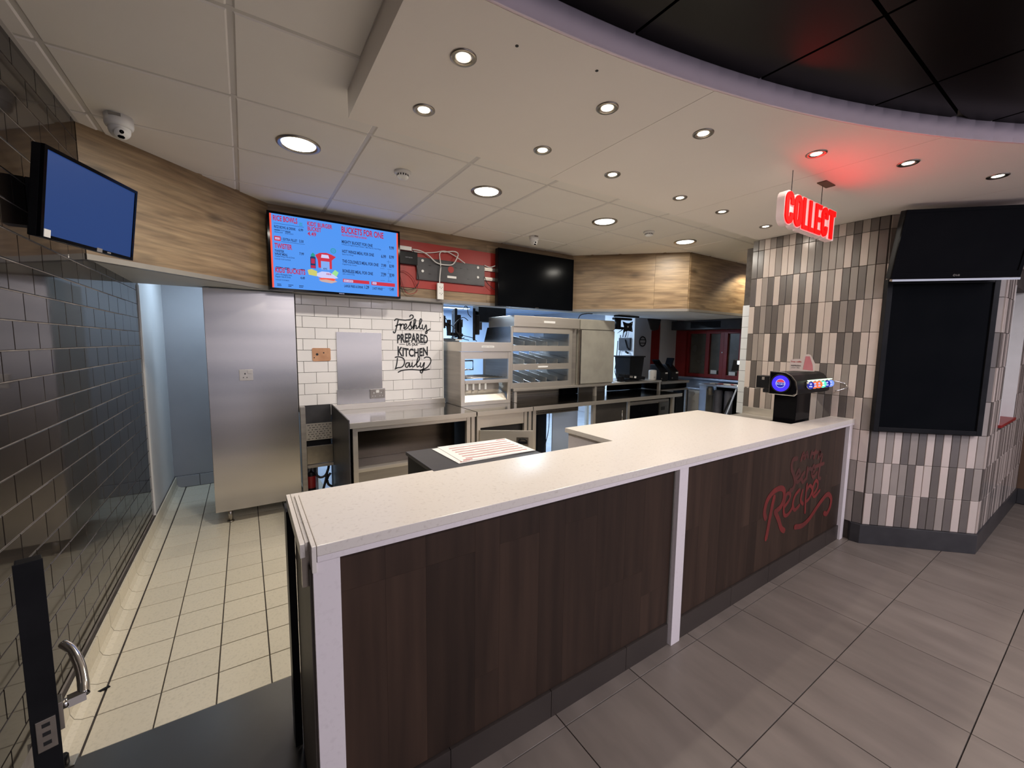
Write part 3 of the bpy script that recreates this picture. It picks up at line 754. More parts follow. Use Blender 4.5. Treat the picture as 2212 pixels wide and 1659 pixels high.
# lit menu screen
mt = flat_tv('menu_screen', 'lit blue digital menu screen with red and navy price lists', T3(0.189, 3.79, 1.939), 1.047, 0.606, m_menubg, 0.017, 0.06)
YF = 3.7885
MENU=[('RICE BOWLS', 0.2304, 2.4764, 0.1704, 0.0383, 'r'), ('RICE BOWL & DRINK', 0.2359, 2.4199, 0.151, 0.0195, 'k'), ('6.99', 0.4075, 2.4213, 0.0325, 0.019, 'k'), ('CHOOSE YOUR FLAVOUR', 0.2352, 2.4013, 0.113, 0.0092, 'k'), ('ORIGINAL RECIPE', 0.2359, 2.3838, 0.0576, 0.0092, 'k'), ('ZINGER CRUNCH', 0.3097, 2.3833, 0.0581, 0.0094, 'k'), ('1 EXTRA FILLET', 0.2845, 2.3308, 0.1102, 0.0187, 'k'), ('2.50', 0.4078, 2.3322, 0.0327, 0.0191, 'k'), ('TWISTER', 0.2327, 2.2651, 0.1233, 0.0372, 'r'), ('TWISTER', 0.2324, 2.2343, 0.0659, 0.0176, 'k'), ('WRAP MEAL', 0.2315, 2.2117, 0.0908, 0.0176, 'k'), ('7.99', 0.4068, 2.2329, 0.0332, 0.0192, 'k'), ('Toasted Wrap, Fries & Drink', 0.2319, 2.1973, 0.1398, 0.0114, 'k'), ('CHOOSE YOUR FLAVOUR', 0.2311, 2.1767, 0.1113, 0.0093, 'k'), ("KIDS' BUCKETS", 0.2309, 2.0777, 0.2147, 0.0375, 'r'), ('with a Pineapple Stick,', 0.2325, 2.0566, 0.1151, 0.0125, 'k'), ('Regular Side & Drink', 0.2317, 2.0387, 0.1057, 0.0126, 'k'), ('4.49', 0.4074, 2.0394, 0.033, 0.0194, 'k'), ('CHOOSE YOUR MAIN', 0.2308, 2.0144, 0.0938, 0.0094, 'k'), ("KIDS' BURGER", 0.4725, 2.4754, 0.1888, 0.0319, 'r'), ('BUCKET', 0.4733, 2.4365, 0.1018, 0.0309, 'r'), ('4.49', 0.472, 2.3968, 0.0639, 0.0294, 'r'), ('BUCKETS FOR ONE', 0.7338, 2.4605, 0.3545, 0.0488, 'r'), ('ALL INCLUDE FRIES & DRINK', 0.7331, 2.4331, 0.2103, 0.0156, 'r'), ('MIGHTY BUCKET FOR ONE', 0.7336, 2.3734, 0.257, 0.0234, 'k'), ('2 Pieces of Original Recipe Chicken, 1 Mini Fillet & 2 Hot Wings', 0.7333, 2.3576, 0.3292, 0.01, 'k'), ('9.99', 1.1379, 2.3745, 0.0428, 0.0273, 'k'), ('HOT WINGS MEAL FOR ONE', 0.7347, 2.2931, 0.2659, 0.0246, 'k'), ('Spicy Hot Wings', 0.7343, 2.276, 0.0913, 0.0101, 'k'), ('6.99', 1.0642, 2.2908, 0.0432, 0.0259, 'k'), ('8.99', 1.1365, 2.2937, 0.0429, 0.0262, 'k'), ("THE COLONEL'S MEAL FOR ONE", 0.7336, 2.2112, 0.3055, 0.0247, 'k'), ('Original Recipe Chicken', 0.7331, 2.1928, 0.1183, 0.0101, 'k'), ('7.99', 1.0639, 2.2105, 0.0439, 0.026, 'k'), ('8.99', 1.1363, 2.2125, 0.043, 0.0263, 'k'), ('BONELESS MEAL FOR ONE', 0.734, 2.1288, 0.2545, 0.0248, 'k'), ('with a choice of Dip', 0.7336, 2.1113, 0.0991, 0.0102, 'k'), ('7.99', 1.0624, 2.1317, 0.044, 0.0261, 'k'), ('8.99', 1.1368, 2.1318, 0.0431, 0.0264, 'k'), ('LARGE FRIES & DRINK', 0.7444, 2.0052, 0.1592, 0.0194, 'k'), ('1.29', 0.9139, 2.0058, 0.0387, 0.0257, 'k'), ('2 HOT WINGS', 0.9829, 2.004, 0.0879, 0.0201, 'k'), ('1.49', 1.1377, 2.005, 0.037, 0.0266, 'k')]
sp_ = [c for c in mt.children if c.name.startswith('screen_panel')][0] if False else SCR
def pt_(name, s, x0, z0, w, h, mat, off=0.02, y=YF):
    g = G(); text_xz(g, s, x0, z0, w, h, y, off); part(name, g, mat, sp_)
def pp(name, pts, mat, y=YF):
    g = G(); poly(g, pts, y); part(name, g, mat, sp_)
def rc(name, x0, z0, x1, z1, mat, y=YF): pp(name, [(x0, z0), (x1, z0), (x1, z1), (x0, z1)], mat, y)
for s, x0, z0, w, h, c in MENU:
    pt_('heading' if c == 'r' else ('price' if s.replace('.', '').isdigit() else 'menu_line'), s, x0, z0, w, h, m_menured if c == 'r' else m_menublk, 0.012 if h < 0.02 and c == 'k' and h < 0.014 else 0.028)
for a, b, z in ((0.234, 0.446, 2.455), (0.282, 0.449, 2.320)): rc('rule', a, z-0.0012, b, z+0.0012, m_menublk)
for z, x in ((2.255, 1.128), (2.165, 1.128), (2.098, 1.128)): rc('rule', x-0.0008, z-0.012, x+0.0008, z+0.022, m_menublk)
for (x, z, w) in ((0.236, 2.118, 0.05), (0.296, 2.118, 0.035), (0.355, 2.118, 0.022), (0.412, 2.118, 0.03), (0.240, 1.985, 0.028), (0.318, 1.985, 0.036), (0.395, 1.985, 0.034), (0.236, 2.107, 0.03), (0.296, 2.107, 0.025), (0.24, 1.974, 0.03), (0.318, 1.974, 0.022), (0.395, 1.974, 0.03), (0.236, 2.403, 0.04), (0.312, 2.399, 0.036)):
    rc('small_print', x, z-0.002, x+w, z+0.003, m_menublk)
for (x, z) in ((1.115, 2.262), (1.055, 2.158), (1.118, 2.158), (1.055, 2.09), (1.118, 2.09), (1.055, 2.022), (1.118, 2.022), (1.054, 2.196), (1.118, 2.196), (1.054, 2.128), (1.118, 2.128)):
    rc('small_print', x, z-0.001, x+0.038, z+0.001, m_menublk)
rc('red_side_bar', 0.206, 1.957, 0.219, 2.527, m_menuora); rc('red_side_bar', 1.206, 1.957, 1.219, 2.527, m_menuora)
rc('red_bar', 0.735, 2.046, 0.955, 2.074, m_menured2); rc('red_bar', 0.974, 2.042, 1.185, 2.073, m_menured2); rc('red_tag', 0.233, 2.322, 0.2785, 2.358, m_menured2)
pp('bucket_print', [(0.5235, 2.2469), (0.5571, 2.2675), (0.6086, 2.2741), (0.6499, 2.2629), (0.6838, 2.2478), (0.650, 2.216), (0.65, 2.145), (0.632, 2.143), (0.630, 2.20), (0.566, 2.20), (0.566, 2.146), (0.5456, 2.146), (0.541, 2.21)][::-1], m_menured2)
rc('white_tag', 0.7417, 2.0494, 0.8176, 2.068, m_menuwht, YF-0.0004); rc('white_tag', 0.983, 2.0495, 1.018, 2.069, m_menuwht, YF-0.0004); rc('white_tag', 0.240, 2.332, 0.271, 2.348, m_menuwht, YF-0.0004)
rc('bucket_front', 0.5652, 2.1333, 0.6314, 2.2028, m_menulb, YF-0.0004); pp('bucket_window', [(0.5667, 2.2297), (0.631, 2.2297), (0.6236, 2.2569), (0.5717, 2.2569)], m_menuwht, YF-0.0006)
pt_('tag_text', 'ADD', 0.243, 2.336, 0.025, 0.009, m_menured, 0.02, YF-0.0008); pt_('tag_text', 'ADD', 0.988, 2.054, 0.025, 0.010, m_menured, 0.02, YF-0.0008); pt_('tag_text', 'GO LARGE', 0.745, 2.054, 0.068, 0.010, m_menured, 0.02, YF-0.0008)
pt_('bucket_text', 'KFC', 0.583, 2.136, 0.030, 0.012, m_menublk, 0.03, YF-0.0008)
pp('bottle_print', [(0.4853, 2.1366), (0.525, 2.1366), (0.5254, 2.2286), (0.500, 2.236), (0.4853, 2.226)], m_menublk)
rc('bottle_label', 0.491, 2.175, 0.519, 2.215, m_menured, YF-0.0004); rc('bottle_label', 0.488, 2.138, 0.522, 2.16, m_menured, YF-0.0004)
g = G(); disc(g, 0.664, 2.298, 0.021, YF, 24, 0.016); part('green_ring', g, m_menugrn, sp_); g = G(); disc(g, 0.664, 2.298, 0.009, YF, 16, 0.006); part('green_ring', g, m_menugrn, sp_)
pp('bottle_top', [(0.4908, 2.2323), (0.521, 2.2323), (0.521, 2.2493), (0.5064, 2.2636), (0.4908, 2.2455)], m_menugrn, YF-0.0002)
pt_('green_text', 'NEW', 0.415, 2.478, 0.022, 0.010, m_menugrn); pt_('green_text', '650', 0.413, 2.464, 0.024, 0.010, m_menugrn)
pp('corn_print', [(0.4618, 2.1182), (0.4705, 2.0813), (0.5307, 2.0737), (0.5345, 2.1151), (0.4921, 2.1296)], m_menuyel, YF-0.0006)
pp('lime_print', [(0.6482, 2.1104), (0.6499, 2.0772), (0.6818, 2.0803), (0.7016, 2.1215), (0.6728, 2.1409)], m_menulime, YF-0.0006)
pp('bun_print', [(0.5314, 2.0984), (0.5314, 2.075), (0.58, 2.062), (0.66, 2.066), (0.6974, 2.075), (0.66, 2.100), (0.625, 2.118), (0.57, 2.118)], m_menuwht, YF-0.0008)
pp('bun_print', [(0.545, 2.046), (0.565, 2.034), (0.643, 2.026), (0.69, 2.044), (0.66, 2.056), (0.57, 2.056)], m_menubun, YF-0.0008)
pp('filling_print', [(0.54, 2.062), (0.56, 2.050), (0.60, 2.055), (0.66, 2.048), (0.68, 2.060), (0.66, 2.068), (0.58, 2.066)], m_menuora, YF-0.0012)
for k in range(5): rc('red_stroke', 0.605+0.008*k, 2.093, 0.609+0.008*k, 2.108, m_menured, YF-0.0012)
g = G(); text_xz(g, 'SAMSUNG', 0.70, 1.944, 0.042, 0.0055, YF-0.004, 0.02); part('maker_mark', g, m_menuwht, mt)
# switched-off screen
t2 = flat_tv('black_screen', 'large switched-off black screen on the oak bulkhead over the cabinets', T3(2.300, 3.80, 1.941), 1.064, 0.609, m_screen, 0.010, 0.06)
g = G(); text_xz(g, 'SAMSUNG', 2.80, 1.9435, 0.048, 0.005, 3.7955, 0.02); part('maker_mark', g, m_trim, t2)
part('wall_bracket', G().box(2.5, 3.1, 3.862, 3.90, 2.15, 2.35), m_char, t2)
# monitor on the left wall
cam0 = Vector((0, 0, 1.53))
BL, BR_, TL, TR_ = [cam0 + 0.962*(Vector(p)-cam0) for p in ((-0.626, 2.266, 1.896), (-0.449, 2.757, 1.932), (-0.580, 2.259, 2.228), (-0.404, 2.751, 2.265))]
ctr = (BL+BR_+TL+TR_)/4
a_ = (BR_-BL).normalized(); b_ = (TL-BL).normalized(); s_ = (a_+b_).normalized(); d_ = (a_-b_).normalized()
X_ = (s_+d_).normalized(); Z_ = (s_-d_).normalized(); Y_ = Z_.cross(X_)
BL = ctr - X_*0.2515 - Z_*0.161
MM = Matrix(((X_.x, Y_.x, Z_.x, BL.x), (X_.y, Y_.y, Z_.y, BL.y), (X_.z, Y_.z, Z_.z, BL.z), (0, 0, 0, 1)))
mo = flat_tv('wall_monitor', 'small monitor glowing dim blue on an arm on the black tiled wall', MM, 0.503, 0.322, m_bluescr, 0.013, 0.035)
part('white_sticker', G().box(0.012, 0.040, -0.006, -0.004, 0.004, 0.032), m_white, mo, M=MM)
part('grey_sticker', G().box(0.270, 0.300, -0.006, -0.004, 0.0, 0.016), m_trim, mo, M=MM)
part('maker_mark', G().box(0.330, 0.352, -0.006, -0.004, 0.004, 0.010), m_trim, mo, M=MM)
g = G(); g.box(-0.668, -0.60, 2.36, 2.42, 1.96, 2.14); g.tube([(-0.64, 2.40, 2.04), (-0.60, 2.44, 2.05), (-0.57, 2.50, 2.06)], 0.022, 10)
part('wall_arm', g, m_blk, mo)
# black television on the mosaic column
ML = T3(4.119, 0.731, 2.022) @ RZ(-45) @ RX(11.6)
lt = thing('television', 'black television tilted down at the top of the mosaic column', 'television', (0, 0, 0), M=ML)
part('housing', G().box(-0.372, 0.372, 0.006, 0.06, 0.0, 0.455), m_blk, lt, bev=0.01, M=ML)
g = G().box(-0.372, -0.35, -0.006, 0.008, 0, 0.455).box(0.35, 0.372, -0.006, 0.008, 0, 0.455).box(-0.35, 0.35, -0.006, 0.008, 0, 0.045).box(-0.35, 0.35, -0.006, 0.008, 0.433, 0.455)
part('bezel', g, m_blkg, lt, M=ML, bev=0.002)
part('screen_panel', G().box(-0.35, 0.35, 0.0, 0.006, 0.045, 0.433), m_blkg, lt, M=ML)
part('silver_strip', G().box(-0.365, 0.372, -0.010, 0.02, -0.016, -0.002), m_chrome, lt, M=ML)
g = G(); disc(g, -0.004, 0.020, 0.007, -0.0075, 16, 0.0045); text_xz(g, 'LG', 0.007, 0.015, 0.020, 0.010, -0.0075, 0.03); part('maker_mark', g, m_trim, lt, M=ML)
part('wall_bracket', G().box(-0.12, 0.12, 0.06, 0.16, 0.12, 0.34), m_char, lt, M=ML)
# framed black panel below it
MB_ = T3(3.985, 1.045, 0.905) @ RZ(-45)
bd = thing('notice_panel', 'tall framed black panel on the mosaic column beneath the television', 'panel', (0, 0, 0), M=MB_)
g = G().box(0, 0.034, -0.012, 0.030, 0, 1.135).box(0.648, 0.682, -0.012, 0.030, 0, 1.135).box(0.034, 0.648, -0.012, 0.030, 0, 0.034).box(0.034, 0.648, -0.012, 0.030, 1.10, 1.135)
part('frame', g, m_blk, bd, M=MB_, bev=0.003)
part('black_panel', G().box(0.034, 0.648, -0.002, 0.022, 0.034, 1.10), m_screen, bd, M=MB_)

# ================================================================ BETWEEN THE SCREENS
br = thing('screen_bracket', 'empty black screen mounting plate on the red board', 'bracket', (1.80, 3.893, 2.15))
brp = part('plate', G().box(1.425, 2.176, 3.870, 3.880, 2.152, 2.352), m_char, br, bev=0.002)
part('top_lip', G().box(1.425, 2.176, 3.870, 3.892, 2.352, 2.358), m_char, br)
part('bottom_lip', G().box(1.425, 2.176, 3.870, 3.892, 2.146, 2.152), m_char, br)
for x in (1.484, 2.094):
    for z in (2.229, 2.329):
        part('bolt', G().cyl((x, 3.870, z), 0.013, -0.005, 12, 'y'), m_white, brp)
for x, z in ((1.56, 2.29), (1.56, 2.21), (1.90, 2.30), (1.98, 2.30), (1.98, 2.20), (1.84, 2.30)):
    part('slot', G().box(x-0.012, x+0.012, 3.868, 3.870, z-0.004, z+0.004), m_vinyl, brp)
part('window_hole', G().cyl((1.785, 3.870, 2.275), 0.033, -0.001, 20, 'y'), m_red, br)
part('white_sticker', G().box(1.745, 1.845, 3.8685, 3.870, 2.19, 2.212), m_white, br)
for i, z in enumerate((2.325, 2.225)):
    t = single('mounting_rail', G().box(2.165, 2.32, 3.872, 3.892, z-0.018, z+0.018).box(2.18, 2.31, 3.868, 3.872, z-0.006, z+0.006), m_steeld, ('upper' if i == 0 else 'lower') + ' short metal rail between the mounting plate and the black screen', 'rail', bev=0.002)
ps = thing('power_strip', 'white two-socket extension block hanging below the black mounting plate', 'power strip', (1.66, 3.86, 1.97))
psb = part('body', G().box(1.628, 1.694, 3.845, 3.869, 1.968, 2.127), m_white, ps, bev=0.005)
for z in (2.085, 2.025):
    part('socket_hole', G().box(1.652, 1.658, 3.8435, 3.845, z, z+0.006).box(1.664, 1.670, 3.8435, 3.845, z-0.012, z-0.006).box(1.676, 1.682, 3.8435, 3.845, z, z+0.006), m_vinyl, psb)
part('cord', G().tube(smoothline([(1.655, 3.857, 2.127), (1.657, 3.852, 2.20), (1.665, 3.850, 2.30), (1.655, 3.852, 2.40), (1.675, 3.858, 2.435), (1.72, 3.86, 2.44), (1.80, 3.858, 2.455), (1.845, 3.856, 2.45), (1.855, 3.852, 2.42), (1.80, 3.845, 2.33), (1.72, 3.843, 2.31), (1.62, 3.845, 2.32), (1.54, 3.85, 2.38), (1.46, 3.855, 2.415), (1.38, 3.86, 2.42)]), 0.0058, 8), m_cable, ps)
single('white_cable', G().tube(smoothline([(1.38, 3.875, 2.405), (1.50, 3.872, 2.405), (1.62, 3.872, 2.425), (1.72, 3.872, 2.45), (1.82, 3.870, 2.42), (1.88, 3.868, 2.39), (1.94, 3.865, 2.355)]), 0.005, 8), m_cable, 'white cable running over the top of the black mounting plate', 'cable')
single('grey_cable', G().tube(smoothline([(2.18, 3.885, 2.365), (2.24, 3.878, 2.350), (2.29, 3.87, 2.365), (2.33, 3.865, 2.385)]), 0.006, 8), m_cable, 'short white cable drooping into the black screen', 'cable')
tb = thing('cable_box', 'flat white cable box half behind the lit menu screen', 'box', (1.32, 3.88, 2.40))
part('body', G().box(1.22, 1.375, 3.862, 3.89, 2.405, 2.442), m_white, tb, bev=0.004)
nb = thing('network_box', 'black network box on the red board beside the lit menu screen', 'box', (1.33, 3.88, 2.28))
part('body', G().box(1.22, 1.43, 3.855, 3.89, 2.275, 2.395), m_blk, nb, bev=0.006)
g = G(); text_xz(g, 'NETGEAR', 1.31, 2.335, 0.07, 0.009, 3.854, 0.01); part('maker_mark', g, m_greyink, nb)
for i, (pts, m_, lab) in enumerate([
    ([(1.39, 3.872, 2.43), (1.41, 3.866, 2.33), (1.43, 3.862, 2.22), (1.44, 3.86, 2.12), (1.40, 3.862, 2.06), (1.33, 3.865, 2.035), (1.24, 3.868, 2.05)], m_hose, 'thin black cable looping under the black network box'),
    ([(1.24, 3.872, 2.24), (1.28, 3.87, 2.10), (1.31, 3.87, 2.02), (1.36, 3.868, 2.00), (1.42, 3.866, 2.03), (1.43, 3.866, 2.10)], m_cabred, 'thin red cable hanging lowest under the black network box'),
    ([(1.23, 3.868, 2.19), (1.30, 3.864, 2.21), (1.38, 3.864, 2.16), (1.42, 3.864, 2.08)], m_cabred, 'red cable bundle strand just beneath the black network box'),
    ([(2.17, 3.86, 2.24), (2.20, 3.856, 2.18), (2.26, 3.852, 2.13), (2.31, 3.855, 2.11)], m_hose, 'thin black cable beside the lower mounting rail')]):
    single('thin_cable', G().tube(smoothline(pts), 0.0035, 6), m_, lab, 'cable')

# ================================================================ WALL LETTERING
wv = thing('wall_lettering', 'black lettering on the white tiles reading Freshly prepared in our kitchen daily', 'lettering', (1.45, 4.05, 1.22))
SCRIPT=[[(1.2585, 1.7508), (1.276, 1.7664), (1.31, 1.7619), (1.3713, 1.7586), (1.426, 1.7707), (1.4499, 1.7921), (1.4423, 1.8114), (1.4226, 1.8104), (1.4138, 1.795)], [(1.2948, 1.7576), (1.2827, 1.7089), (1.2706, 1.6639), (1.2611, 1.6325), (1.2475, 1.6299), (1.2447, 1.6409)], [(1.2674, 1.6972), (1.294, 1.7093), (1.3132, 1.7189)], [(1.3092, 1.7061), (1.3231, 1.7178), (1.3181, 1.6878), (1.3139, 1.6652)], [(1.3165, 1.6877), (1.3307, 1.7143), (1.3476, 1.7172), (1.349, 1.7075)], [(1.3486, 1.6775), (1.3704, 1.6895), (1.38, 1.7124), (1.3662, 1.7209), (1.3535, 1.6927), (1.3593, 1.6688), (1.378, 1.6732), (1.3953, 1.6903)], [(1.3953, 1.6903), (1.4176, 1.7213), (1.4273, 1.7458), (1.4161, 1.7288), (1.4252, 1.7026), (1.4312, 1.6801), (1.4153, 1.6668), (1.4029, 1.6739)], [(1.4328, 1.6802), (1.4649, 1.723), (1.4749, 1.7629), (1.4623, 1.77), (1.4555, 1.7303), (1.45, 1.6678), (1.4647, 1.704), (1.4807, 1.7084), (1.4803, 1.6763), (1.498, 1.686)], [(1.498, 1.686), (1.525, 1.7291), (1.5391, 1.7679), (1.5247, 1.775), (1.5145, 1.7249), (1.5205, 1.6776), (1.5408, 1.6859)], [(1.5467, 1.7184), (1.5464, 1.6799), (1.5651, 1.6766), (1.5859, 1.7198), (1.5912, 1.6735), (1.5959, 1.6388), (1.581, 1.6299), (1.5836, 1.6501), (1.6309, 1.6786)], [(1.2813, 1.376), (1.2728, 1.3196), (1.2607, 1.2745)], [(1.2587, 1.386), (1.2968, 1.391), (1.3428, 1.3717), (1.3515, 1.3259), (1.3261, 1.2882), (1.2798, 1.2801), (1.2553, 1.2686)], [(1.4048, 1.3289), (1.3733, 1.3256), (1.362, 1.2952), (1.3806, 1.2833), (1.4047, 1.3212), (1.4058, 1.2866), (1.4258, 1.2978)], [(1.4333, 1.3285), (1.4297, 1.2977), (1.4423, 1.2859), (1.4601, 1.301)], [(1.4601, 1.301), (1.5009, 1.3469), (1.5142, 1.3802), (1.4988, 1.3858), (1.4821, 1.3316), (1.4857, 1.285), (1.5084, 1.2962)], [(1.5226, 1.3272), (1.5181, 1.2921), (1.5368, 1.2839), (1.5635, 1.3305), (1.5505, 1.2601), (1.5379, 1.2228), (1.5199, 1.2295), (1.5283, 1.2528), (1.5903, 1.275), (1.6324, 1.3295), (1.6294, 1.373), (1.5912, 1.3867), (1.5623, 1.3759)], [(1.2868, 1.236), (1.3334, 1.2538), (1.4277, 1.2591), (1.5488, 1.2484), (1.6193, 1.2585)]]
SMALL=[[(1.3025, 1.5167), (1.3564, 1.5173)], [(1.5229, 1.519), (1.5759, 1.5195)], [(1.38, 1.5312), (1.3757, 1.5069), (1.3875, 1.5085)], [(1.3929, 1.507), (1.3979, 1.5299), (1.3994, 1.52), (1.4113, 1.53), (1.4086, 1.5071), (1.4189, 1.5126)], [(1.4468, 1.5289), (1.434, 1.5165), (1.4425, 1.5044), (1.4562, 1.5168), (1.4484, 1.5289)], [(1.4627, 1.5291), (1.4625, 1.5076), (1.4769, 1.5108), (1.4803, 1.5293), (1.4816, 1.5062)], [(1.4905, 1.5063), (1.4931, 1.5294), (1.5028, 1.5311), (1.5092, 1.525)]]
YW = 4.0505
g = G()
for s in SCRIPT[:10]: ribbon(g, s, 0.0062, YW)
part('script_word', g, m_vinyl, wv)
g = G()
for s in SCRIPT[10:]: ribbon(g, s, 0.0060, YW)
part('script_word', g, m_vinyl, wv)
g = G()
for s in SMALL: ribbon(g, s, 0.0030, YW)
part('small_script_word', g, m_vinyl, wv)
def arched(g, s, x0, x1, zb, h, hmid, off, up=1):
    g2 = G(); text_xz(g2, s, x0, 0.0, x1-x0, 1.0, YW, off)
    for p in g2.v:
        u = 2*(p.x-x0)/(x1-x0)-1
        hh = h + (hmid-h)*(1-u*u)
        if up > 0: z = zb + 0.012*(1-u*u) + p.z*hh
        else: z = zb + 0.012*u*u - 0.004 + p.z*(hh)
        p.z = z
    g._add(g2.v, g2.f)
g = G(); arched(g, 'PREPARED', 1.280, 1.605, 1.528, 0.080, 0.086, 0.035); part('capital_word', g, m_vinyl, wv)
g = G(); arched(g, 'KITCHEN', 1.283, 1.603, 1.398, 0.088, 0.076, 0.035, -1); part('capital_word', g, m_vinyl, wv)
for z, y in ((1.60, 0),): pass

sp = thing('steel_splashback', 'upright brushed steel sheet fixed on the white tiles', 'splashback', (0.91, 4.045, 0.943))
part('upper_sheet', G().box(0.712, 1.124, 4.042, 4.0515, 1.086, 1.625), m_steelv, sp, bev=0.001)
part('lower_sheet', G().box(0.704, 1.150, 4.0425, 4.0515, 0.944, 1.084), m_steelv, sp, bev=0.001)
def socket(x0, x1, z0, z1, y, label, mat, dbl):
    t = thing('power_socket', label, 'socket', ((x0+x1)/2, y, z0))
    t0 = t; t = part('plate', G().box(x0, x1, y-0.009, y, z0, z1), mat, t0, bev=0.002)
    xs_ = (x0+0.25*(x1-x0), x0+0.75*(x1-x0)) if dbl else (x0+0.42*(x1-x0),)
    for x in xs_:
        part('socket_hole', G().box(x-0.004, x+0.004, y-0.0105, y-0.009, z0+0.050, z0+0.062).box(x-0.016, x-0.009, y-0.0105, y-0.009, z0+0.022, z0+0.028).box(x+0.009, x+0.016, y-0.0105, y-0.009, z0+0.022, z0+0.028), m_white if dbl else m_vinyl, t)
    xm = (x0+x1)/2 if dbl else x0+0.78*(x1-x0)
    part('switch', G().box(xm-0.015, xm+0.015, y-0.0125, y-0.009, z1-0.034, z1-0.008), m_white if dbl else mat, t, bev=0.001)
socket(1.003, 1.144, 0.985, 1.076, 4.043, 'double steel power socket low on the steel splashback', m_nickel, True)
socket(-0.045, 0.050, 1.205, 1.295, 4.018, 'single steel power socket on the tall steel locker door', m_steel, False)
pt = thing('bare_patch', 'orange-brown bare patch on the white tiles with a black hole', 'patch', (0.58, 4.05, 1.36))
part('patch', G().prism([(0.508, 1.365), (0.52, 1.355), (0.65, 1.358), (0.660, 1.37), (0.660, 1.465), (0.652, 1.475), (0.515, 1.475), (0.506, 1.468)], 4.046, 4.0525, 'y'), m_peach, pt)
part('hole', G().cyl((0.547, 4.046, 1.418), 0.011, -0.0012, 14, 'y'), m_vinyl, pt)
part('screw', G().cyl((0.602, 4.046, 1.432), 0.006, -0.002, 8, 'y').cyl((0.523, 4.046, 1.388), 0.005, -0.002, 8, 'y'), m_vinyl, pt)

# ================================================================ STEEL LOCKER AND BENCHES
fr = thing('steel_locker', 'tall brushed steel cabinet standing left of the white tiled wall', 'cabinet', (0.06, 4.4, 0))
part('body', G().box(-0.255, 0.378, 4.045, 4.72, 0.115, 1.945), m_steel, fr, bev=0.003)
part('door', G().box(-0.255, 0.378, 4.018, 4.042, 0.118, 1.943), m_steelv, fr, bev=0.003)
for x, y in ((-0.16, 4.09), (0.30, 4.09), (-0.16, 4.66), (0.30, 4.66)):
    part('leg', G().cyl((x, y, 0), 0.018, 0.116, 12).cyl((x, y, 0), 0.026, 0.012, 12), m_nickel, fr)
def bench_top(name, parent, x0, x1, y0=3.32, y1=4.045):
    part(name, G().box(x0, x1, y0+0.004, y1, 0.862, 0.895), m_steeltop, parent, bev=0.002)
    part('front_lip', G().box(x0, x1, y0, y0+0.0038, 0.852, 0.8955), m_steel, parent, bev=0.001)
m_dksteel = pm('shadow_steel', (0.10, 0.085, 0.072), 0.22, 1.0, col2=(0.07, 0.06, 0.05), scale=2, stretch=(0.5, 0.5, 6), coords='World')  # darker steel; shade under the bench and in the shelves put into the colour
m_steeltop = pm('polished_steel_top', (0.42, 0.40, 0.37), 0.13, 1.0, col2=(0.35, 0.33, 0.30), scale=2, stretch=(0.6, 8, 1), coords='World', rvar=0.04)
b1 = thing('prep_bench', 'steel prep bench under the steel splashback', 'bench', (1.22, 3.7, 0))
bench_top('worktop', b1, 0.664, 1.787)
part('upstand', G().box(0.664, 1.787, 4.028, 4.0455, 0.895, 0.943), m_steel, b1, bev=0.002)
for x0, x1 in ((0.690, 0.728), (1.700, 1.738), (1.748, 1.785)):
    part('leg', G().box(x0, x1, 3.345, 3.383, 0, 0.862), m_steel, b1, bev=0.002)
for x0, x1 in ((0.690, 0.728), (1.745, 1.783)):
    part('leg', G().box(x0, x1, 3.98, 4.018, 0, 0.862), m_steel, b1, bev=0.002)
part('apron', G().box(0.728, 1.700, 3.35, 3.37, 0.818, 0.862), m_steel, b1)
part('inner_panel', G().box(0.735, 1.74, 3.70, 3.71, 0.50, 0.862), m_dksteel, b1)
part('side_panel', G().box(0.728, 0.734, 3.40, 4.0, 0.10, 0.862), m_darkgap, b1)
part('lower_shelf', G().box(0.728, 1.700, 3.39, 4.0, 0.468, 0.498), m_steel, b1, bev=0.003)
part('base_panel', G().box(0.728, 1.700, 3.42, 3.44, 0.10, 0.468), m_steeld, b1)
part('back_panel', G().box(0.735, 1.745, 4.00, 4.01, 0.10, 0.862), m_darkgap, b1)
single('splash_panel', G().prism([(3.30, 0.0), (4.04, 0.0), (4.04, 0.955), (3.98, 0.955), (3.30, 0.925)], 0.650, 0.660, 'x'), m_char, 'thin dark steel side sheet against the left end of the prep bench', 'panel', bev=0.001)
# narrow rack between locker and bench
rk = thing('perforated_rack', 'narrow steel rack with a perforated plate between the tall cabinet and prep bench', 'rack', (0.52, 4.0, 0))
part('post', G().box(0.388, 0.428, 3.985, 4.03, 0, 0.955), m_steeld, rk, bev=0.002)
part('back_box', G().box(0.430, 0.648, 4.05, 4.06, 0.78, 0.955), m_char, rk)
ppl = part('perforated_plate', G().box(0.430, 0.648, 4.018, 4.024, 0.640, 0.795), m_steel, rk)
g = G()
for r in range(7):
    z = 0.655+0.0205*r
    for c in range(7):
        x = 0.452 + 0.030*c + (0.012 if r % 2 else 0)
        if x > 0.635: continue
        w = [0.011, 0.006, 0.003][(c+r) % 3]; h = 0.0022 if w > 0.004 else 0.005
        g.box(x-w, x+w, 4.0165, 4.018, z-h, z+h)
part('perforations', g, m_vinyl, ppl, kind='stuff')
part('drawer_front', G().box(0.430, 0.648, 4.00, 4.02, 0.425, 0.590), m_nickel, rk, bev=0.002)
part('shelf_rail', G().box(0.430, 0.648, 3.99, 4.02, 0.392, 0.420), m_steeld, rk, bev=0.002)
part('gap_shade_sheet', G().box(0.430, 0.648, 4.10, 4.11, 0.40, 0.80), m_darkgap, rk)  # dark sheet put in for the shade of the gap in the rack
t = thing('red_canister', 'small red canister low in the gap beside the prep bench', 'canister', (0.462, 4.03, 0.0))
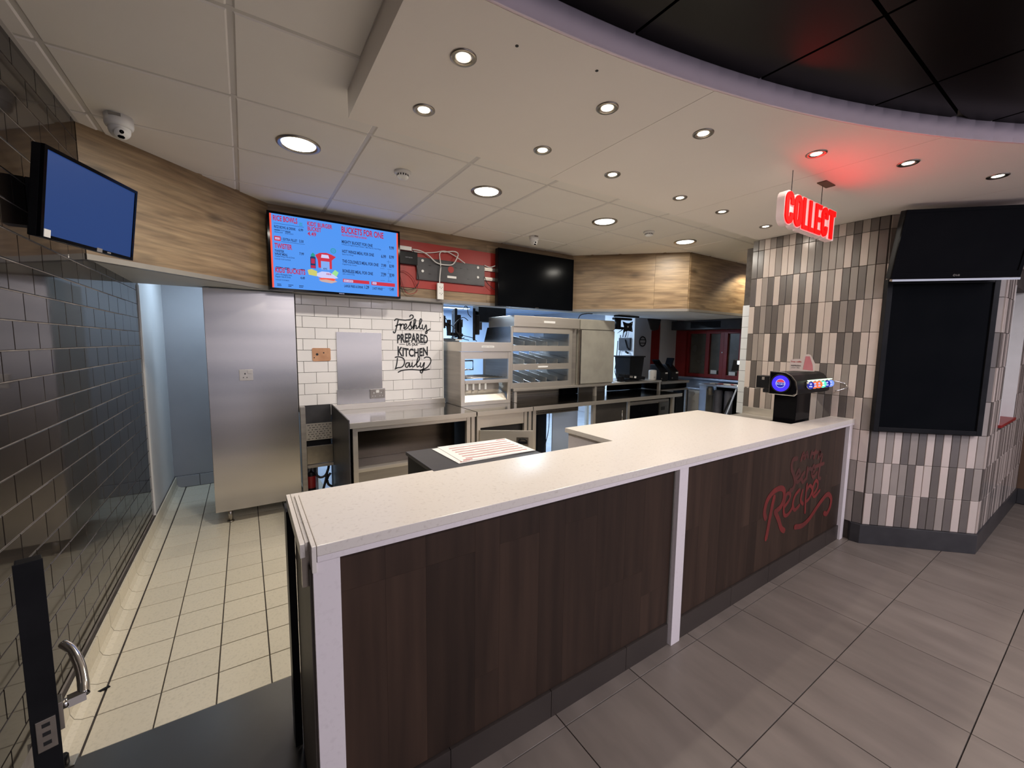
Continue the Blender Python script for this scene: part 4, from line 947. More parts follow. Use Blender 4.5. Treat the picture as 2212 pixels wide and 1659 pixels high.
part('body', G().lathe([(0.036, 0.0), (0.038, 0.02), (0.038, 0.30), (0.030, 0.33), (0.012, 0.35)], (0.462, 4.04, 0.0), 18), m_blk, t)
part('red_band', G().lathe([(0.0385, 0.20), (0.0385, 0.31)], (0.462, 4.04, 0.0), 18, cap=False), m_redcan, t)
part('nozzle', G().tube([(0.462, 4.04, 0.35), (0.462, 4.04, 0.385), (0.49, 4.03, 0.39)], 0.010, 8), m_blk, t)
for i, pts in enumerate(([(0.50, 4.05, 0.46), (0.495, 4.04, 0.34), (0.53, 4.03, 0.285), (0.58, 4.03, 0.295), (0.61, 4.04, 0.36), (0.62, 4.05, 0.44)],
                         [(0.60, 4.03, 0.34), (0.58, 4.02, 0.25), (0.55, 4.01, 0.15), (0.53, 4.01, 0.03)],
                         [(0.63, 4.06, 0.30), (0.60, 4.05, 0.26), (0.605, 4.05, 0.20), (0.64, 4.05, 0.17)])):
    single('black_hose', G().tube(smoothline(pts), 0.011, 8), m_hose, ['thick black hose looping behind the red canister', 'black hose dropping to the floor right of the red canister', 'short curl of black hose by the dark side sheet'][i], 'hose')

# bench 2 under the low cabinet
b2 = thing('cabinet_bench', 'steel cupboard bench with its door swung open under the low hot cabinet', 'bench', (2.12, 3.7, 0))
bench_top('worktop', b2, 1.800, 2.442)
part('front_panel', G().box(1.84, 2.34, 3.338, 3.352, 0.735, 0.862), m_steel, b2, bev=0.002)
for x0 in (1.803, 2.345, 2.400):
    part('leg', G().box(x0, x0+0.036, 3.335, 3.373, 0, 0.862), m_steel, b2, bev=0.002)
part('inner_shade_block', G().box(1.84, 2.40, 3.40, 4.0, 0.10, 0.86), m_darkgap, b2)  # solid dark block standing in for the shaded cupboard inside
Md = T3(1.835, 3.335, 0.28) @ RZ(-31.5)
od = part('open_door', G().box(0.0, 0.505, -0.022, 0.0, 0.0, 0.437), m_steel, b2, bev=0.003, M=Md)
part('door_recess', G().box(0.345, 0.460, -0.0245, -0.022, 0.29, 0.375), m_nickel, od, bev=0.002, M=Md)
g = G(); g.tube(smoothline([(0.365, -0.028, 0.34), (0.385, -0.036, 0.355), (0.405, -0.038, 0.36), (0.425, -0.036, 0.355), (0.445, -0.028, 0.34)]), 0.006, 8); g.box(0.360, 0.450, -0.028, -0.0245, 0.31, 0.335)
part('door_handle', g, m_blk, od, M=Md)

# bench 3: the long pass bench
b3 = thing('pass_bench', 'long steel bench on posts running to the right below the pass shelf', 'bench', (3.7, 3.7, 0))
bench_top('worktop', b3, 2.455, 4.965, 3.325, 4.10)
for x0 in (2.46, 3.315, 3.895, 4.78):
    part('leg', G().box(x0, x0+0.04, 3.34, 3.38, 0, 0.862), m_steel, b3, bev=0.002)
    part('leg', G().box(x0, x0+0.04, 4.05, 4.09, 0, 0.862), m_steel, b3, bev=0.002)
g = G().box(2.50, 3.10, 3.36, 3.366, 0.80, 0.862)
part('perforated_apron', g, m_nickel, b3)
g = G()
for i in range(26):
    for k in range(2): g.box(2.515+0.022*i, 2.527+0.022*i, 3.3585, 3.36, 0.815+0.022*k, 0.823+0.022*k)
part('perforations', g, m_vinyl, b3, kind='stuff')
part('blue_light_sheet', G().box(2.50, 2.78, 3.90, 3.91, 0.0, 0.84), m_bluewall, b3)  # added sheets; the kitchen's blue light behind is put into their colour
part('blue_light_sheet', G().box(2.93, 3.315, 3.60, 3.61, 0.0, 0.862), m_bluewall, b3)
part('cable_duct', G().box(2.80, 2.92, 3.70, 3.80, 0.0, 0.86), m_blk, b3)
part('drop_cable', G().tube(smoothline([(2.72, 3.40, 0.80), (2.72, 3.41, 0.6), (2.68, 3.42, 0.4), (2.66, 3.43, 0.1)]), 0.004, 6), m_hose, b3)
cdn = part('cupboard_door', G().box(3.37, 3.885, 3.35, 3.365, 0.10, 0.845), m_darkgap, b3, bev=0.002)
part('door_pull', G().cyl((3.80, 3.340, 0.55), 0.006, 0.20, 8), m_chrome, cdn)
part('end_panel', G().box(4.93, 4.94, 3.40, 4.05, 0.05, 0.85), m_blk, b3)
ov = thing('counter_oven', 'steel oven with a dark glass door built under the right end of the pass bench', 'oven', (4.3, 3.6, 0))
part('body', G().box(3.945, 4.74, 3.37, 3.95, 0.12, 0.83), m_steel, ov, bev=0.004)
part('glass_door', G().box(3.965, 4.50, 3.352, 3.37, 0.28, 0.79), m_blkg, ov, bev=0.003)
cpn = part('control_panel', G().box(4.515, 4.72, 3.352, 3.37, 0.28, 0.80), m_nickel, ov, bev=0.002)
part('display', G().box(4.555, 4.63, 3.349, 3.352, 0.69, 0.735), m_vinyl, cpn)
part('knob', G().cyl((4.59, 3.352, 0.56), 0.022, -0.03, 16, 'y'), m_white, cpn)
single('cleaning_caddy', G().box(5.02, 5.25, 3.50, 3.75, 0.0, 0.80).box(5.00, 5.06, 3.46, 3.50, 0.2, 0.72), m_blk, 'dark box standing beyond the right end of the pass bench', 'box', bev=0.01)

# raised pass shelf
ra = thing('pass_shelf', 'raised steel shelf standing along the back of the long pass bench', 'shelf', (3.7, 3.9, 0.895))
part('shelf_plate', G().box(2.43, 4.965, 3.665, 4.25, 1.018, 1.045), m_steel, ra, bev=0.003)
for x0 in (2.445, 3.66, 4.925):
    part('shelf_post', G().box(x0, x0+0.036, 3.675, 3.711, 0.895, 1.018), m_steel, ra, bev=0.002)
part('slatted_back', G().box(2.50, 3.66, 4.02, 4.03, 0.895, 1.018).box(3.70, 4.2, 4.02, 4.03, 0.895, 1.018), m_steeld, ra)
for z in (0.93, 0.96, 0.985):
    part('back_slat', G().box(2.50, 3.35, 4.010, 4.02, z, z+0.010), m_steel, ra)
    part('back_slat', G().box(3.95, 4.2, 4.010, 4.02, z, z+0.010), m_steel, ra)
part('dark_inset', G().box(3.36, 3.655, 3.98, 4.01, 0.897, 1.016), m_blkg, ra)
part('dark_inset', G().box(4.22, 4.92, 3.98, 4.01, 0.897, 1.016), m_blkg, ra)
ls = thing('lower_shelf', 'lower steel shelf carrying the two black receipt printers', 'shelf', (5.25, 3.9, 0.0))
part('shelf_plate', G().box(4.975, 5.62, 3.66, 4.25, 0.985, 1.020), m_steeld, ls, bev=0.003)
part('under_tray', G().box(4.975, 5.62, 3.70, 4.25, 0.905, 0.984), m_blkg, ls, bev=0.01)
part('bottom_plate', G().box(4.975, 5.60, 3.66, 4.25, 0.880, 0.903), m_steeld, ls, bev=0.003)
for x, y in ((5.585, 3.68), (4.98, 4.22), (5.585, 4.22)):
    part('leg', G().box(x, x+0.03, y, y+0.03, 0, 0.88), m_steeld, ls)

# ================================================================ HOT CABINETS
h1 = thing('low_hot_cabinet', 'low steel hot cabinet with an open window and a slotted chute', 'hot cabinet', (2.10, 3.95, 0.895))
tbx = part('top_box', G().box(1.805, 2.400, 3.672, 4.22, 1.452, 1.548), m_steel, h1, bev=0.003)
part('upper_rail', G().box(1.848, 2.368, 3.685, 3.70, 1.376, 1.450), m_steel, h1, bev=0.002)
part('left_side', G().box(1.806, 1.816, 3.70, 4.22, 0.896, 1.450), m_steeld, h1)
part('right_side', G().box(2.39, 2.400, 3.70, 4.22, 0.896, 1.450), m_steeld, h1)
part('left_post', G().box(1.806, 1.848, 3.680, 3.70, 0.896, 1.450), m_steel, h1, bev=0.002)
part('right_post', G().box(2.368, 2.400, 3.680, 3.70, 0.896, 1.450), m_steel, h1, bev=0.002)
part('middle_rail', G().box(1.848, 2.368, 3.675, 3.70, 1.122, 1.158), m_steel, h1, bev=0.003)
part('maker_plate', G().box(2.033, 2.182, 3.669, 3.672, 1.492, 1.512), m_white, tbx)
g = G(); text_xz(g, 'HENNY PENNY', 2.045, 1.497, 0.125, 0.009, 3.668, 0.0); part('maker_mark', g, m_greyink, tbx)
for k in range(7):
    part('rack_bar', G().tube([(1.85, 3.74+0.07*k, 1.172), (2.37, 3.74+0.07*k, 1.172)], 0.004, 6), m_chrome, h1)
g = G(); g.prism([(3.69, 0.905), (3.70, 0.905), (3.76, 0.985), (4.10, 1.09), (4.10, 1.10), (3.75, 0.995), (3.69, 0.915)], 1.85, 2.366, 'x')
part('chute', g, m_steel, h1)
for k in range(5):
    x = 1.88+0.075*k
    part('chute_slot', G().box(x, x+0.022, 3.86, 3.868, 1.035, 1.105), m_white, h1)
part('chute_back', G().box(1.85, 2.366, 3.870, 3.878, 0.99, 1.12), m_steeld, h1)
part('front_lip', G().box(1.848, 2.368, 3.682, 3.694, 0.896, 0.935), m_steel, h1, bev=0.002)
part('hanger', G().tube([(1.95, 4.10, 1.34), (2.16, 4.10, 1.34), (2.16, 4.10, 1.24), (2.05, 4.10, 1.24)], 0.010, 8), m_chrome, h1)

h2 = thing('three_shelf_cabinet', 'tall steel hot cabinet with three rows of sloping divided shelves', 'hot cabinet', (2.85, 3.95, 1.045))
tbx = part('top_box', G().box(2.420, 3.357, 3.655, 4.20, 1.722, 1.840), m_steel, h2, bev=0.004)
part('maker_plate', G().box(2.82, 2.98, 3.652, 3.655, 1.772, 1.795), m_white, tbx)
g = G().prism([(3.70, 1.046), (4.30, 1.046), (4.30, 1.50), (4.20, 1.721), (3.70, 1.721)], 2.402, 2.412, 'x'); part('left_side', g, m_steelv, h2)
part('right_side', G().box(3.235, 3.245, 3.70, 4.20, 1.046, 1.721), m_steeld, h2)
part('left_post', G().box(2.402, 2.425, 3.680, 3.70, 1.046, 1.721), m_steel, h2, bev=0.002)
part('right_post', G().box(3.222, 3.270, 3.680, 3.70, 1.046, 1.721), m_steel, h2, bev=0.002)
for z0, z1 in ((1.657, 1.721), (1.456, 1.518), (1.248, 1.316), (1.046, 1.107)):
    part('front_rail', G().box(2.425, 3.222, 3.672, 3.698, z0, z1), m_steel, h2, bev=0.003)
part('maker_plate', G().box(2.76, 2.90, 3.669, 3.672, 1.272, 1.290), m_white, h2)
for z in (1.107, 1.316, 1.518):
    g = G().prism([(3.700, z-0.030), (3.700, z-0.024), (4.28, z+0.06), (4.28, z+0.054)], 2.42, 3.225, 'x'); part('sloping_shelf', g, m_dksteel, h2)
    for k in range(5):
        x = 2.425+0.160*(k+0.99)
        g = G().prism([(3.702, z-0.022), (4.27, z+0.062), (4.27, z+0.125), (3.702, z+0.045)], x, x+0.004, 'x')
        part('divider', g, m_steeld, h2)
part('shelf_column', G().box(3.262, 3.37, 3.72, 4.20, 1.046, 1.721), m_steeld, h2, bev=0.003)

m_pale = pm('pale_coated_steel', (0.42, 0.40, 0.34), 0.42, 0.35, col2=(0.36, 0.34, 0.29), scale=6, coords='World')
h3 = thing('closed_hot_cabinet', 'closed pale steel cabinet box at the right end of the hot cabinets', 'hot cabinet', (3.69, 3.95, 1.045))
part('body', G().box(3.385, 3.992, 3.70, 4.25, 1.046, 1.845), m_pale, h3, bev=0.005)
part('door', G().box(3.412, 3.985, 3.678, 3.70, 1.060, 1.712), m_pale, h3, bev=0.004)
part('header', G().box(3.395, 3.985, 3.680, 3.70, 1.722, 1.835), m_pale, h3, bev=0.004)
part('left_frame', G().box(3.385, 3.410, 3.672, 3.70, 1.046, 1.715), m_nickel, h3, bev=0.002)
part('cable', G().tube(smoothline([(3.42, 3.75, 1.846), (3.50, 3.80, 1.90), (3.62, 3.82, 1.925), (3.74, 3.84, 1.93)]), 0.006, 6), m_hose, h3)

# ================================================================ MONITORS SEEN FROM BEHIND
for i, (x, y, z, a, w, h, lab) in enumerate([(2.36, 4.42, 1.57, 62, 0.46, 0.37, 'black kitchen monitor turned sideways, nearer the hot cabinets'), (2.16, 4.55, 1.60, 70, 0.42, 0.34, 'black kitchen monitor turned sideways, further left over the low cabinet')]):
    M = T3(x, y, z) @ RZ(a)
    t = thing('kitchen_monitor', lab, 'monitor', (0, 0, 0), M=M, group='kitchen monitors')
    part('housing', G().box(-w/2, w/2, 0.0, 0.03, 0, h), m_blk, t, bev=0.006, M=M)
    part('rear_hump', G().box(-w/3, w/3, -0.05, 0.0, 0.07, h-0.07), m_blk, t, bev=0.01, M=M)
    part('rear_socket', G().box(-0.06, 0.06, -0.08, -0.05, 0.13, 0.22), m_char, t, M=M)
    part('label_sticker', G().box(0.02, 0.06, 0.03, 0.032, h-0.05, h-0.035), m_trim, t, M=M)
single('dark_ceiling_box', G().box(2.42, 2.82, 4.45, 4.60, 1.80, 2.20), m_blk, 'dark box hanging from the kitchen ceiling behind the monitors', 'box', bev=0.01)
ar = thing('monitor_arm', 'black double monitor arm with tangled cables over the low cabinet', 'bracket', (1.95, 4.3, 1.56))
part('arm', G().tube([(1.82, 4.30, 1.78), (1.95, 4.32, 1.74), (1.96, 4.32, 1.64), (2.16, 4.38, 1.63)], 0.022, 10), m_blk, ar)
part('upright', G().box(1.945, 1.985, 4.30, 4.34, 1.62, 1.80).box(2.10, 2.14, 4.34, 4.38, 1.57, 1.78), m_blk, ar, bev=0.006)
part('clamp', G().box(1.80, 1.90, 4.26, 4.34, 1.70, 1.84), m_blk, ar, bev=0.01)
for pts in ([(1.88, 4.3, 1.86), (1.95, 4.28, 1.76), (2.02, 4.28, 1.70), (2.10, 4.28, 1.60), (2.2, 4.28, 1.57)], [(2.00, 4.3, 1.60), (2.02, 4.28, 1.75), (2.12, 4.28, 1.83), (2.2, 4.3, 1.80)],
            [(2.13, 4.3, 1.92), (2.15, 4.28, 1.96), (2.18, 4.28, 1.95), (2.20, 4.3, 1.88), (2.24, 4.3, 1.84)], [(2.06, 4.3, 1.66), (2.14, 4.27, 1.62), (2.24, 4.27, 1.60), (2.30, 4.27, 1.56)], [(1.97, 4.28, 1.60), (2.06, 4.27, 1.57), (2.14, 4.27, 1.60)]):
    part('cable', G().tube(smoothline(pts), 0.0045, 6), m_hose, ar)
part('bright_tag', G().box(2.02, 2.10, 4.26, 4.262, 1.565, 1.58), m_white, ar)
single('steel_kitchen_unit', G().box(1.80, 2.36, 4.85, 5.30, 0.0, 1.60), m_steel, 'steel kitchen unit standing behind the monitor arm', 'cabinet', bev=0.02)

# ================================================================ THINGS ON THE PASS SHELF
zs = 1.0465
tb_ = thing('black_bin', 'tall black plastic bin standing on the raised pass shelf', 'bin', (4.61, 3.95, zs))
g = G()
def taper(g, cx, cy, w0, w1, z0, z1, d0=None, d1=None):
    d0 = d0 or w0; d1 = d1 or w1
    g._add([(cx-w0/2, cy-d0/2, z0), (cx+w0/2, cy-d0/2, z0), (cx+w0/2, cy+d0/2, z0), (cx-w0/2, cy+d0/2, z0), (cx-w1/2, cy-d1/2, z1), (cx+w1/2, cy-d1/2, z1), (cx+w1/2, cy+d1/2, z1), (cx-w1/2, cy+d1/2, z1)],
           [(0, 3, 2, 1), (4, 5, 6, 7), (0, 1, 5, 4), (1, 2, 6, 5), (2, 3, 7, 6), (3, 0, 4, 7)])
taper(g, 4.605, 3.955, 0.25, 0.29, zs, 1.37); part('body', g, m_blk, tb_, bev=0.012)
part('rim', G().box(4.445, 4.765, 3.80, 4.11, 1.368, 1.388), m_blk, tb_, bev=0.005)
wc = thing('white_canister', 'small white canister standing between the black bin and the printers', 'canister', (4.895, 3.76, zs))
part('body', G().lathe([(0.050, 0), (0.054, 0.006), (0.056, 0.12), (0.052, 0.137), (0.03, 0.142)], (4.893, 3.77, zs), 24), m_white, wc)
part('logo_mark', G().box(4.855, 4.875, 3.708, 3.715, 1.085, 1.093), m_greyink, wc)
def printer(x, y, lab, z, lid):
    t = thing('receipt_printer', lab, 'printer', (x, y, z))
    g = G().prism([(y-0.09, z), (y+0.10, z), (y+0.10, z+0.24), (y+0.02, z+0.24), (y-0.09, z+0.13)], x-0.085, x+0.085, 'x'); part('body', g, m_blk, t, bev=0.008)
    M = T3(x, y+0.03, z+0.225) @ RY(lid)
    part('lid', G().box(-0.11, 0.11, -0.07, 0.05, 0.0, 0.020), m_blkg, t, bev=0.005, M=M)
    part('paper_slot', G().box(x+0.02, x+0.07, y-0.094, y-0.088, z+0.105, z+0.125), m_white, t)
    part('power_light', G().box(x-0.07, x-0.055, y-0.095, y-0.088, z+0.03, z+0.045), m_trim, t)
zl = 1.0215
printer(5.11, 3.82, 'left black receipt printer with its lid tilted open, beside the white canister', zl, 42)
printer(5.36, 3.82, 'right black receipt printer with its lid standing steeply open', zl, -68)
ta = thing('order_terminal', 'black terminal lying folded flat on the pass shelf with loose papers', 'terminal', (4.35, 3.80, zs))
part('base', G().box(4.26, 4.50, 3.69, 3.79, zs, zs+0.03), m_blk, ta, bev=0.006)
M = T3(4.40, 3.745, zs+0.065) @ RX(4) @ RY(6)
part('screen_head', G().box(-0.20, 0.22, -0.07, 0.045, -0.022, 0.022), m_blk, ta, bev=0.008, M=M)
part('label_sticker', G().box(-0.10, -0.04, -0.0715, -0.07, -0.012, 0.012), m_trim, ta, M=M)
part('label_sticker', G().box(-0.01, 0.03, -0.0715, -0.07, -0.012, 0.014), m_white, ta, M=M)
part('foot', G().box(4.16, 4.22, 3.70, 3.77, zs, zs+0.07), m_blk, ta, bev=0.006)
for i, (x, y, a) in enumerate(((4.14, 3.73, 12), (4.20, 3.78, -20), (4.70, 3.74, 8))):
    M = T3(x, y, zs+0.0006+0.0008*i) @ RZ(a)
    put('loose_paper', G().box(-0.07, 0.07, -0.045, 0.045, 0, 0.0006).mesh('loose_paper', m_paper), None, M, ['loose white paper at the left end of the pass shelf items', 'loose white paper partly under the folded terminal', 'loose white paper in front of the black bin'][i], None, 'paper')

# ================================================================ PILLAR, BRACKET, CABLES
pb = thing('swing_bracket', 'black swing arm with a square screen plate hanging beside the white pillar', 'bracket', (4.50, 4.0, 1.95))
part('ceiling_plate', G().box(4.33, 4.75, 3.93, 4.03, 1.928, 1.950), m_blk, pb, bev=0.006)
part('upper_arm', G().box(4.28, 4.63, 3.95, 4.01, 1.885, 1.918), m_blk, pb, bev=0.012)
part('pivot', G().cyl((4.365, 3.98, 1.76), 0.045, 0.15, 14), m_blk, pb)
part('lower_arm', G().box(4.29, 4.46, 3.95, 4.01, 1.755, 1.790), m_blk, pb, bev=0.012)
g = G(); g.prism([(4.42, 1.865), (4.50, 1.845), (4.55, 1.845), (4.625, 1.872), (4.612, 1.80), (4.630, 1.725), (4.54, 1.738), (4.47, 1.725), (4.44, 1.70), (4.45, 1.80)], 3.935, 3.945, 'y')
part('screen_plate', g, m_blk, pb, bev=0.001)
for x, z in ((4.525, 1.795), (4.600, 1.848), (4.605, 1.745)): part('plate_hole', G().cyl((x, 3.935, z), 0.012 if z == 1.795 else 0.006, -0.001, 12, 'y'), m_white, pb)
part('lever', G().tube([(4.44, 3.94, 1.765), (4.38, 3.93, 1.735), (4.31, 3.93, 1.700)], [0.008, 0.006, 0.002], 8), m_blk, pb)
def mp(x, z, o=0.0): return (5.14-o, 5.14*4.29/x, 1.53+(z-1.53)*5.14/x)
jb = thing('junction_box', 'square black box on the white pillar with cables running into it', 'box', (5.14, 4.51, 1.45))
part('body', G().box(5.105, 5.149, 4.395, 4.62, 1.455, 1.655), m_char, jb, bev=0.005)
part('bracket_hook', G().tube([mp(4.92, 1.62, 0.045), mp(4.98, 1.50, 0.05), mp(5.04, 1.465, 0.05)], 0.010, 8).tube([mp(4.94, 1.44, 0.04), mp(4.97, 1.425, 0.04), mp(5.0, 1.415, 0.04)], 0.016, 8), m_blk, jb)
for pts in ([(4.88, 1.86), (4.86, 1.76), (4.85, 1.66)], [(4.90, 1.86), (4.93, 1.74), (4.90, 1.66)], [(4.79, 1.69), (4.80, 1.5), (4.79, 1.36), (4.83, 1.25), (4.88, 1.20)], [(4.74, 1.6), (4.72, 1.3), (4.70, 1.15), (4.74, 1.04)]):
    part('cable', G().tube(smoothline([mp(a, b, 0.02) for a, b in pts]), 0.007, 6), m_hose, jb)
wo = thing('wall_outlet', 'small outlet plate low on the white pillar', 'socket', (5.148, 4.60, 1.14))
wpl = part('plate', G().box(5.141, 5.149, 4.545, 4.635, 1.145, 1.235), m_white, wo, bev=0.002)
for y, z in ((4.56, 1.16), (4.605, 1.16), (4.56, 1.205), (4.605, 1.205)):
    part('socket_hole', G().box(5.138, 5.141, y, y+0.020, z, z+0.018), m_blk, wpl)
spk = thing('wall_speaker', 'grey angled speaker high on the wall behind the pillar', 'speaker', (5.35, 4.45, 1.85))
g = G().prism([(5.44, 1.97), (5.78, 1.97), (5.72, 1.80), (5.60, 1.775), (5.53, 1.795)], 4.33, 4.45, 'y'); part('body', g, m_char, spk, bev=0.008)
part('cord', G().tube(smoothline([(5.50, 4.43, 1.97), (5.48, 4.43, 1.90), (5.52, 4.42, 1.83), (5.60, 4.40, 1.79)]), 0.005, 6), m_hose, spk)

# ================================================================ STAND BY THE WINDOW
st = thing('aluminium_stand', 'pale metal stand with grey rolls inside under the red windows', 'stand', (5.95, 3.33, 0))
part('tray', G().box(5.88, 6.30, 3.06, 3.66, 0.935, 0.962), m_alu, st, bev=0.004)
part('front_panel', G().box(5.888, 5.905, 3.54, 3.655, 0.0, 0.935), m_alu, st, bev=0.003)
part('post', G().box(6.26, 6.29, 3.60, 3.64, 0, 0.935).box(6.26, 6.29, 3.08, 3.12, 0, 0.935), m_alu, st)
g = G(); g.tube([(5.90, 3.075, 0.985), (5.84, 3.26, 0.30), (5.83, 3.29, 0.05)], 0.012, 8); part('leaning_bar', g, m_alu, st)
g = G(); g.tube([(5.88, 3.15, 0.80), (5.80, 3.36, 0.20)], 0.012, 8); part('leaning_rod', g, m_blk, st)
part('back_panel', G().box(6.28, 6.30, 3.10, 3.62, 0, 0.93), m_blk, st)
for i, y in enumerate((3.44, 3.28)):
    single('grey_roll', G().lathe([(0.055, 0), (0.058, 0.01), (0.058, 0.86), (0.050, 0.87)], (6.05, y, 0.0), 18), m_greytube, 'tall grey roll standing %s inside the pale metal stand' % ('left' if i == 0 else 'right'), 'roll')
single('short_cup_sleeve', G().lathe([(0.035, 0), (0.035, 0.13)], (5.97, 3.53, 0.79), 14), m_trim, 'short pale tube hanging at the upper left in the metal stand', 'tube')
for i, (y, m_, w) in enumerate(((3.50, m_paper, 0.05), (3.40, m_pink, 0.05), (3.30, m_paper, 0.06), (3.22, m_pink, 0.05), (3.14, m_paper, 0.05))):
    M = T3(6.02+0.03*(i % 2), y, 0.9635+0.001*i) @ RZ(15*i) @ RX(2)
    put('sauce_packet', G().box(-w, w, -w*0.8, w*0.8, 0, 0.012).mesh('sauce_packet', m_, 0.003), None, M, ['white packet leftmost on the metal stand tray', 'pink packet second from the left on the metal stand tray', 'white packet in the middle of the metal stand tray', 'pink packet second from the right on the metal stand tray', 'white packet rightmost on the metal stand tray'][i], None, 'packet', 'packets on the metal stand')
ub = thing('white_undercounter_fridge', 'low white chest with a grey lid left of the pale metal stand', 'fridge', (6.2, 3.8, 0))
part('body', G().box(5.98, 6.38, 3.67, 3.96, 0, 0.84), m_wpaint, ub, bev=0.01)
part('lid', G().box(5.96, 6.39, 3.665, 3.97, 0.842, 0.875), m_alu, ub, bev=0.006)
part('label_sticker', G().box(5.976, 5.98, 3.86, 3.92, 0.72, 0.78), m_white, ub)
single('black_bag', G().prism([(3.66, 0.0), (3.97, 0.0), (3.97, 0.50), (3.9, 0.98), (3.78, 0.99), (3.66, 0.90)], 6.02, 6.10, 'x') if False else G().box(5.66, 5.80, 3.78, 3.96, 0.0, 0.86), m_blk, 'dark narrow box beside the right end of the lower printer shelf', 'box', bev=0.02)
cs = thing('card_scanner', 'black handheld scanner on a dark stand beside the mosaic column', 'scanner', (4.75, 2.45, 0.9))
part('head', G().prism([(2.40, 1.265), (2.52, 1.255), (2.50, 1.385), (2.42, 1.375), (2.40, 1.33)], 4.66, 4.76, 'x'), m_blk, cs, bev=0.008)
part('status_light', G().box(4.655, 4.66, 2.425, 2.450, 1.335, 1.375), m_tubec, cs)
part('stand', G().prism([(2.33, 0.0), (2.44, 0.0), (2.43, 1.22), (2.40, 1.30), (2.30, 1.37), (2.28, 1.10)], 4.70, 4.80, 'x'), m_blk, cs, bev=0.01)

# ================================================================ COLLECT SIGN
sg = thing('collect_sign', 'hanging red illuminated COLLECT sign under the soffit', 'sign', (2.80, 1.13, 2.20))
SX = [(2.462, 0.100), (2.566, 0.100), (2.669, 0.078), (2.750, 0.078), (2.832, 0.088), (2.922, 0.094), (3.018, 0.100)]
def rr(x0, x1, z0, z1, r, n=7):
    r = min(r, (x1-x0)/2, (z1-z0)/2); o = []
    for cx, cz, a0 in ((x1-r, z1-r, 0), (x0+r, z1-r, 90), (x0+r, z0+r, 180), (x1-r, z0+r, 270)):
        o += [(cx+r*math.cos(math.radians(a0+90*k/n)), cz+r*math.sin(math.radians(a0+90*k/n))) for k in range(n+1)]
    return o
def letter_shape(ch, x, w, z, h, ya, yb):
    g = G(); s = 0.40*w
    if ch in 'CO':
        A = rr(x, x+w, z, z+h, 0.5*w); B = rr(x+s, x+w-s, z+s*0.85, z+h-s*0.85, 0.1*w)
        m = len(A)
        for i in range(m):
            j = (i+1) % m
            if ch == 'C':
                zc = (A[i][1]+A[j][1])/2; xc = (A[i][0]+A[j][0])/2
                if xc > x+w*0.75 and abs(A[i][1]-A[j][1]) > 0.02: 
                    for za, zb_ in ((B[i][1] if B[i][1] < B[j][1] else B[j][1], z+0.36*h), (z+0.62*h, max(B[i][1], B[j][1]))):
                        lo = za if za < zb_ else zb_; hi = max(za, zb_)
                        lo2 = min(A[i][1], A[j][1]) if lo < z+h/2 else lo; hi2 = max(A[i][1], A[j][1]) if hi > z+h/2 else hi
                        g.prism([(x+w-s, lo), (x+w, lo2), (x+w, hi2), (x+w-s, hi)], ya, yb, 'y')
                    continue
            g.prism([A[i], A[j], B[j], B[i]], ya, yb, 'y')
    elif ch == 'L':
        g.prism([(x, z), (x+w, z), (x+w, z+s*0.75), (x+s*1.1, z+s*0.75), (x+s*1.1, z+h), (x, z+h)], ya, yb, 'y')
    elif ch == 'E':
        t = s*0.72; m0 = z+h/2
        g.prism([(x, z), (x+w, z), (x+w, z+t), (x+s, z+t), (x+s, m0-t/2), (x+w*0.9, m0-t/2), (x+w*0.9, m0+t/2), (x+s, m0+t/2), (x+s, z+h-t), (x+w, z+h-t), (x+w, z+h), (x, z+h)], ya, yb, 'y')
    else:
        t = s*0.8; c = x+w/2; q = s*0.55
        g.prism([(c-q, z), (c+q, z), (c+q, z+h-t), (x+w, z+h-t), (x+w, z+h), (x, z+h), (x, z+h-t), (c-q, z+h-t)], ya, yb, 'y')
    return g
for (x, w), ch in zip(SX, 'COLLECT'):
    part('letter', letter_shape(ch, x, w-0.004, 2.204, 0.168, 1.092, 1.098), m_signred, sg)
    cg = G().prism(rr(x-0.005, x+w+0.001, 2.198, 2.378, 0.048 if ch in 'CO' else 0.006), 1.0985, 1.138, 'y')
    part('letter_case', cg, m_signcase, sg)
for x in (2.574, 2.963):
    part('hanging_wire', G().tube([(x, 1.12, 2.37), (x, 1.12, 2.504)], 0.0018, 6), m_blk, sg)
single('ceiling_plate', G().box(2.895, 3.025, 1.077, 1.125, 2.5045, 2.5099), m_brown, 'small brown plate on the soffit above the hanging red sign', 'plate', bev=0.001)
for x, y in ((1.0, 1.02), (1.13, 1.05)): pass
for i, p in enumerate(((0.795, 1.205), (1.10, 1.145))):
    single('soffit_hole', G().cyl((p[0], p[1], SZ-0.001), 0.006, 0.0009, 10), m_vinyl, ['small dark screw hole in the soffit nearer the left edge', 'small dark screw hole in the soffit nearer the curved edge'][i], 'hole')

# ================================================================ COUNTER
co_ = thing('service_counter', 'long service counter with a cream stone top and dark timber front', 'counter', (2.0, 1.4, 0))
ZT = 0.977
top = [(0.141, 1.172), (3.999, 1.160), (3.999, 1.318), (3.305, 1.325), (3.290, 2.048), (1.775, 2.048), (1.775, 1.622), (0.141, 1.622)]
part('stone_top', G().prism(top, ZT-0.030, ZT), m_quartz, co_, bev=0.0025)
part('top_edge', G().prism([(0.141, 1.172), (3.999, 1.160), (3.999, 1.185), (0.141, 1.200)], ZT-0.047, ZT-0.0305), m_quartzside, co_, bev=0.001)
part('end_strip', G().prism([(0.128, 1.172), (0.1395, 1.172), (0.1395, 1.622), (0.128, 1.622)], ZT-0.075, ZT), m_quartz, co_, bev=0.0012)
part('lower_ledge', G().prism([(0.118, 1.22), (0.672, 1.60), (0.672, 1.658), (0.118, 1.658)], ZT-0.030, ZT-0.006), m_quartz, co_, bev=0.0015)
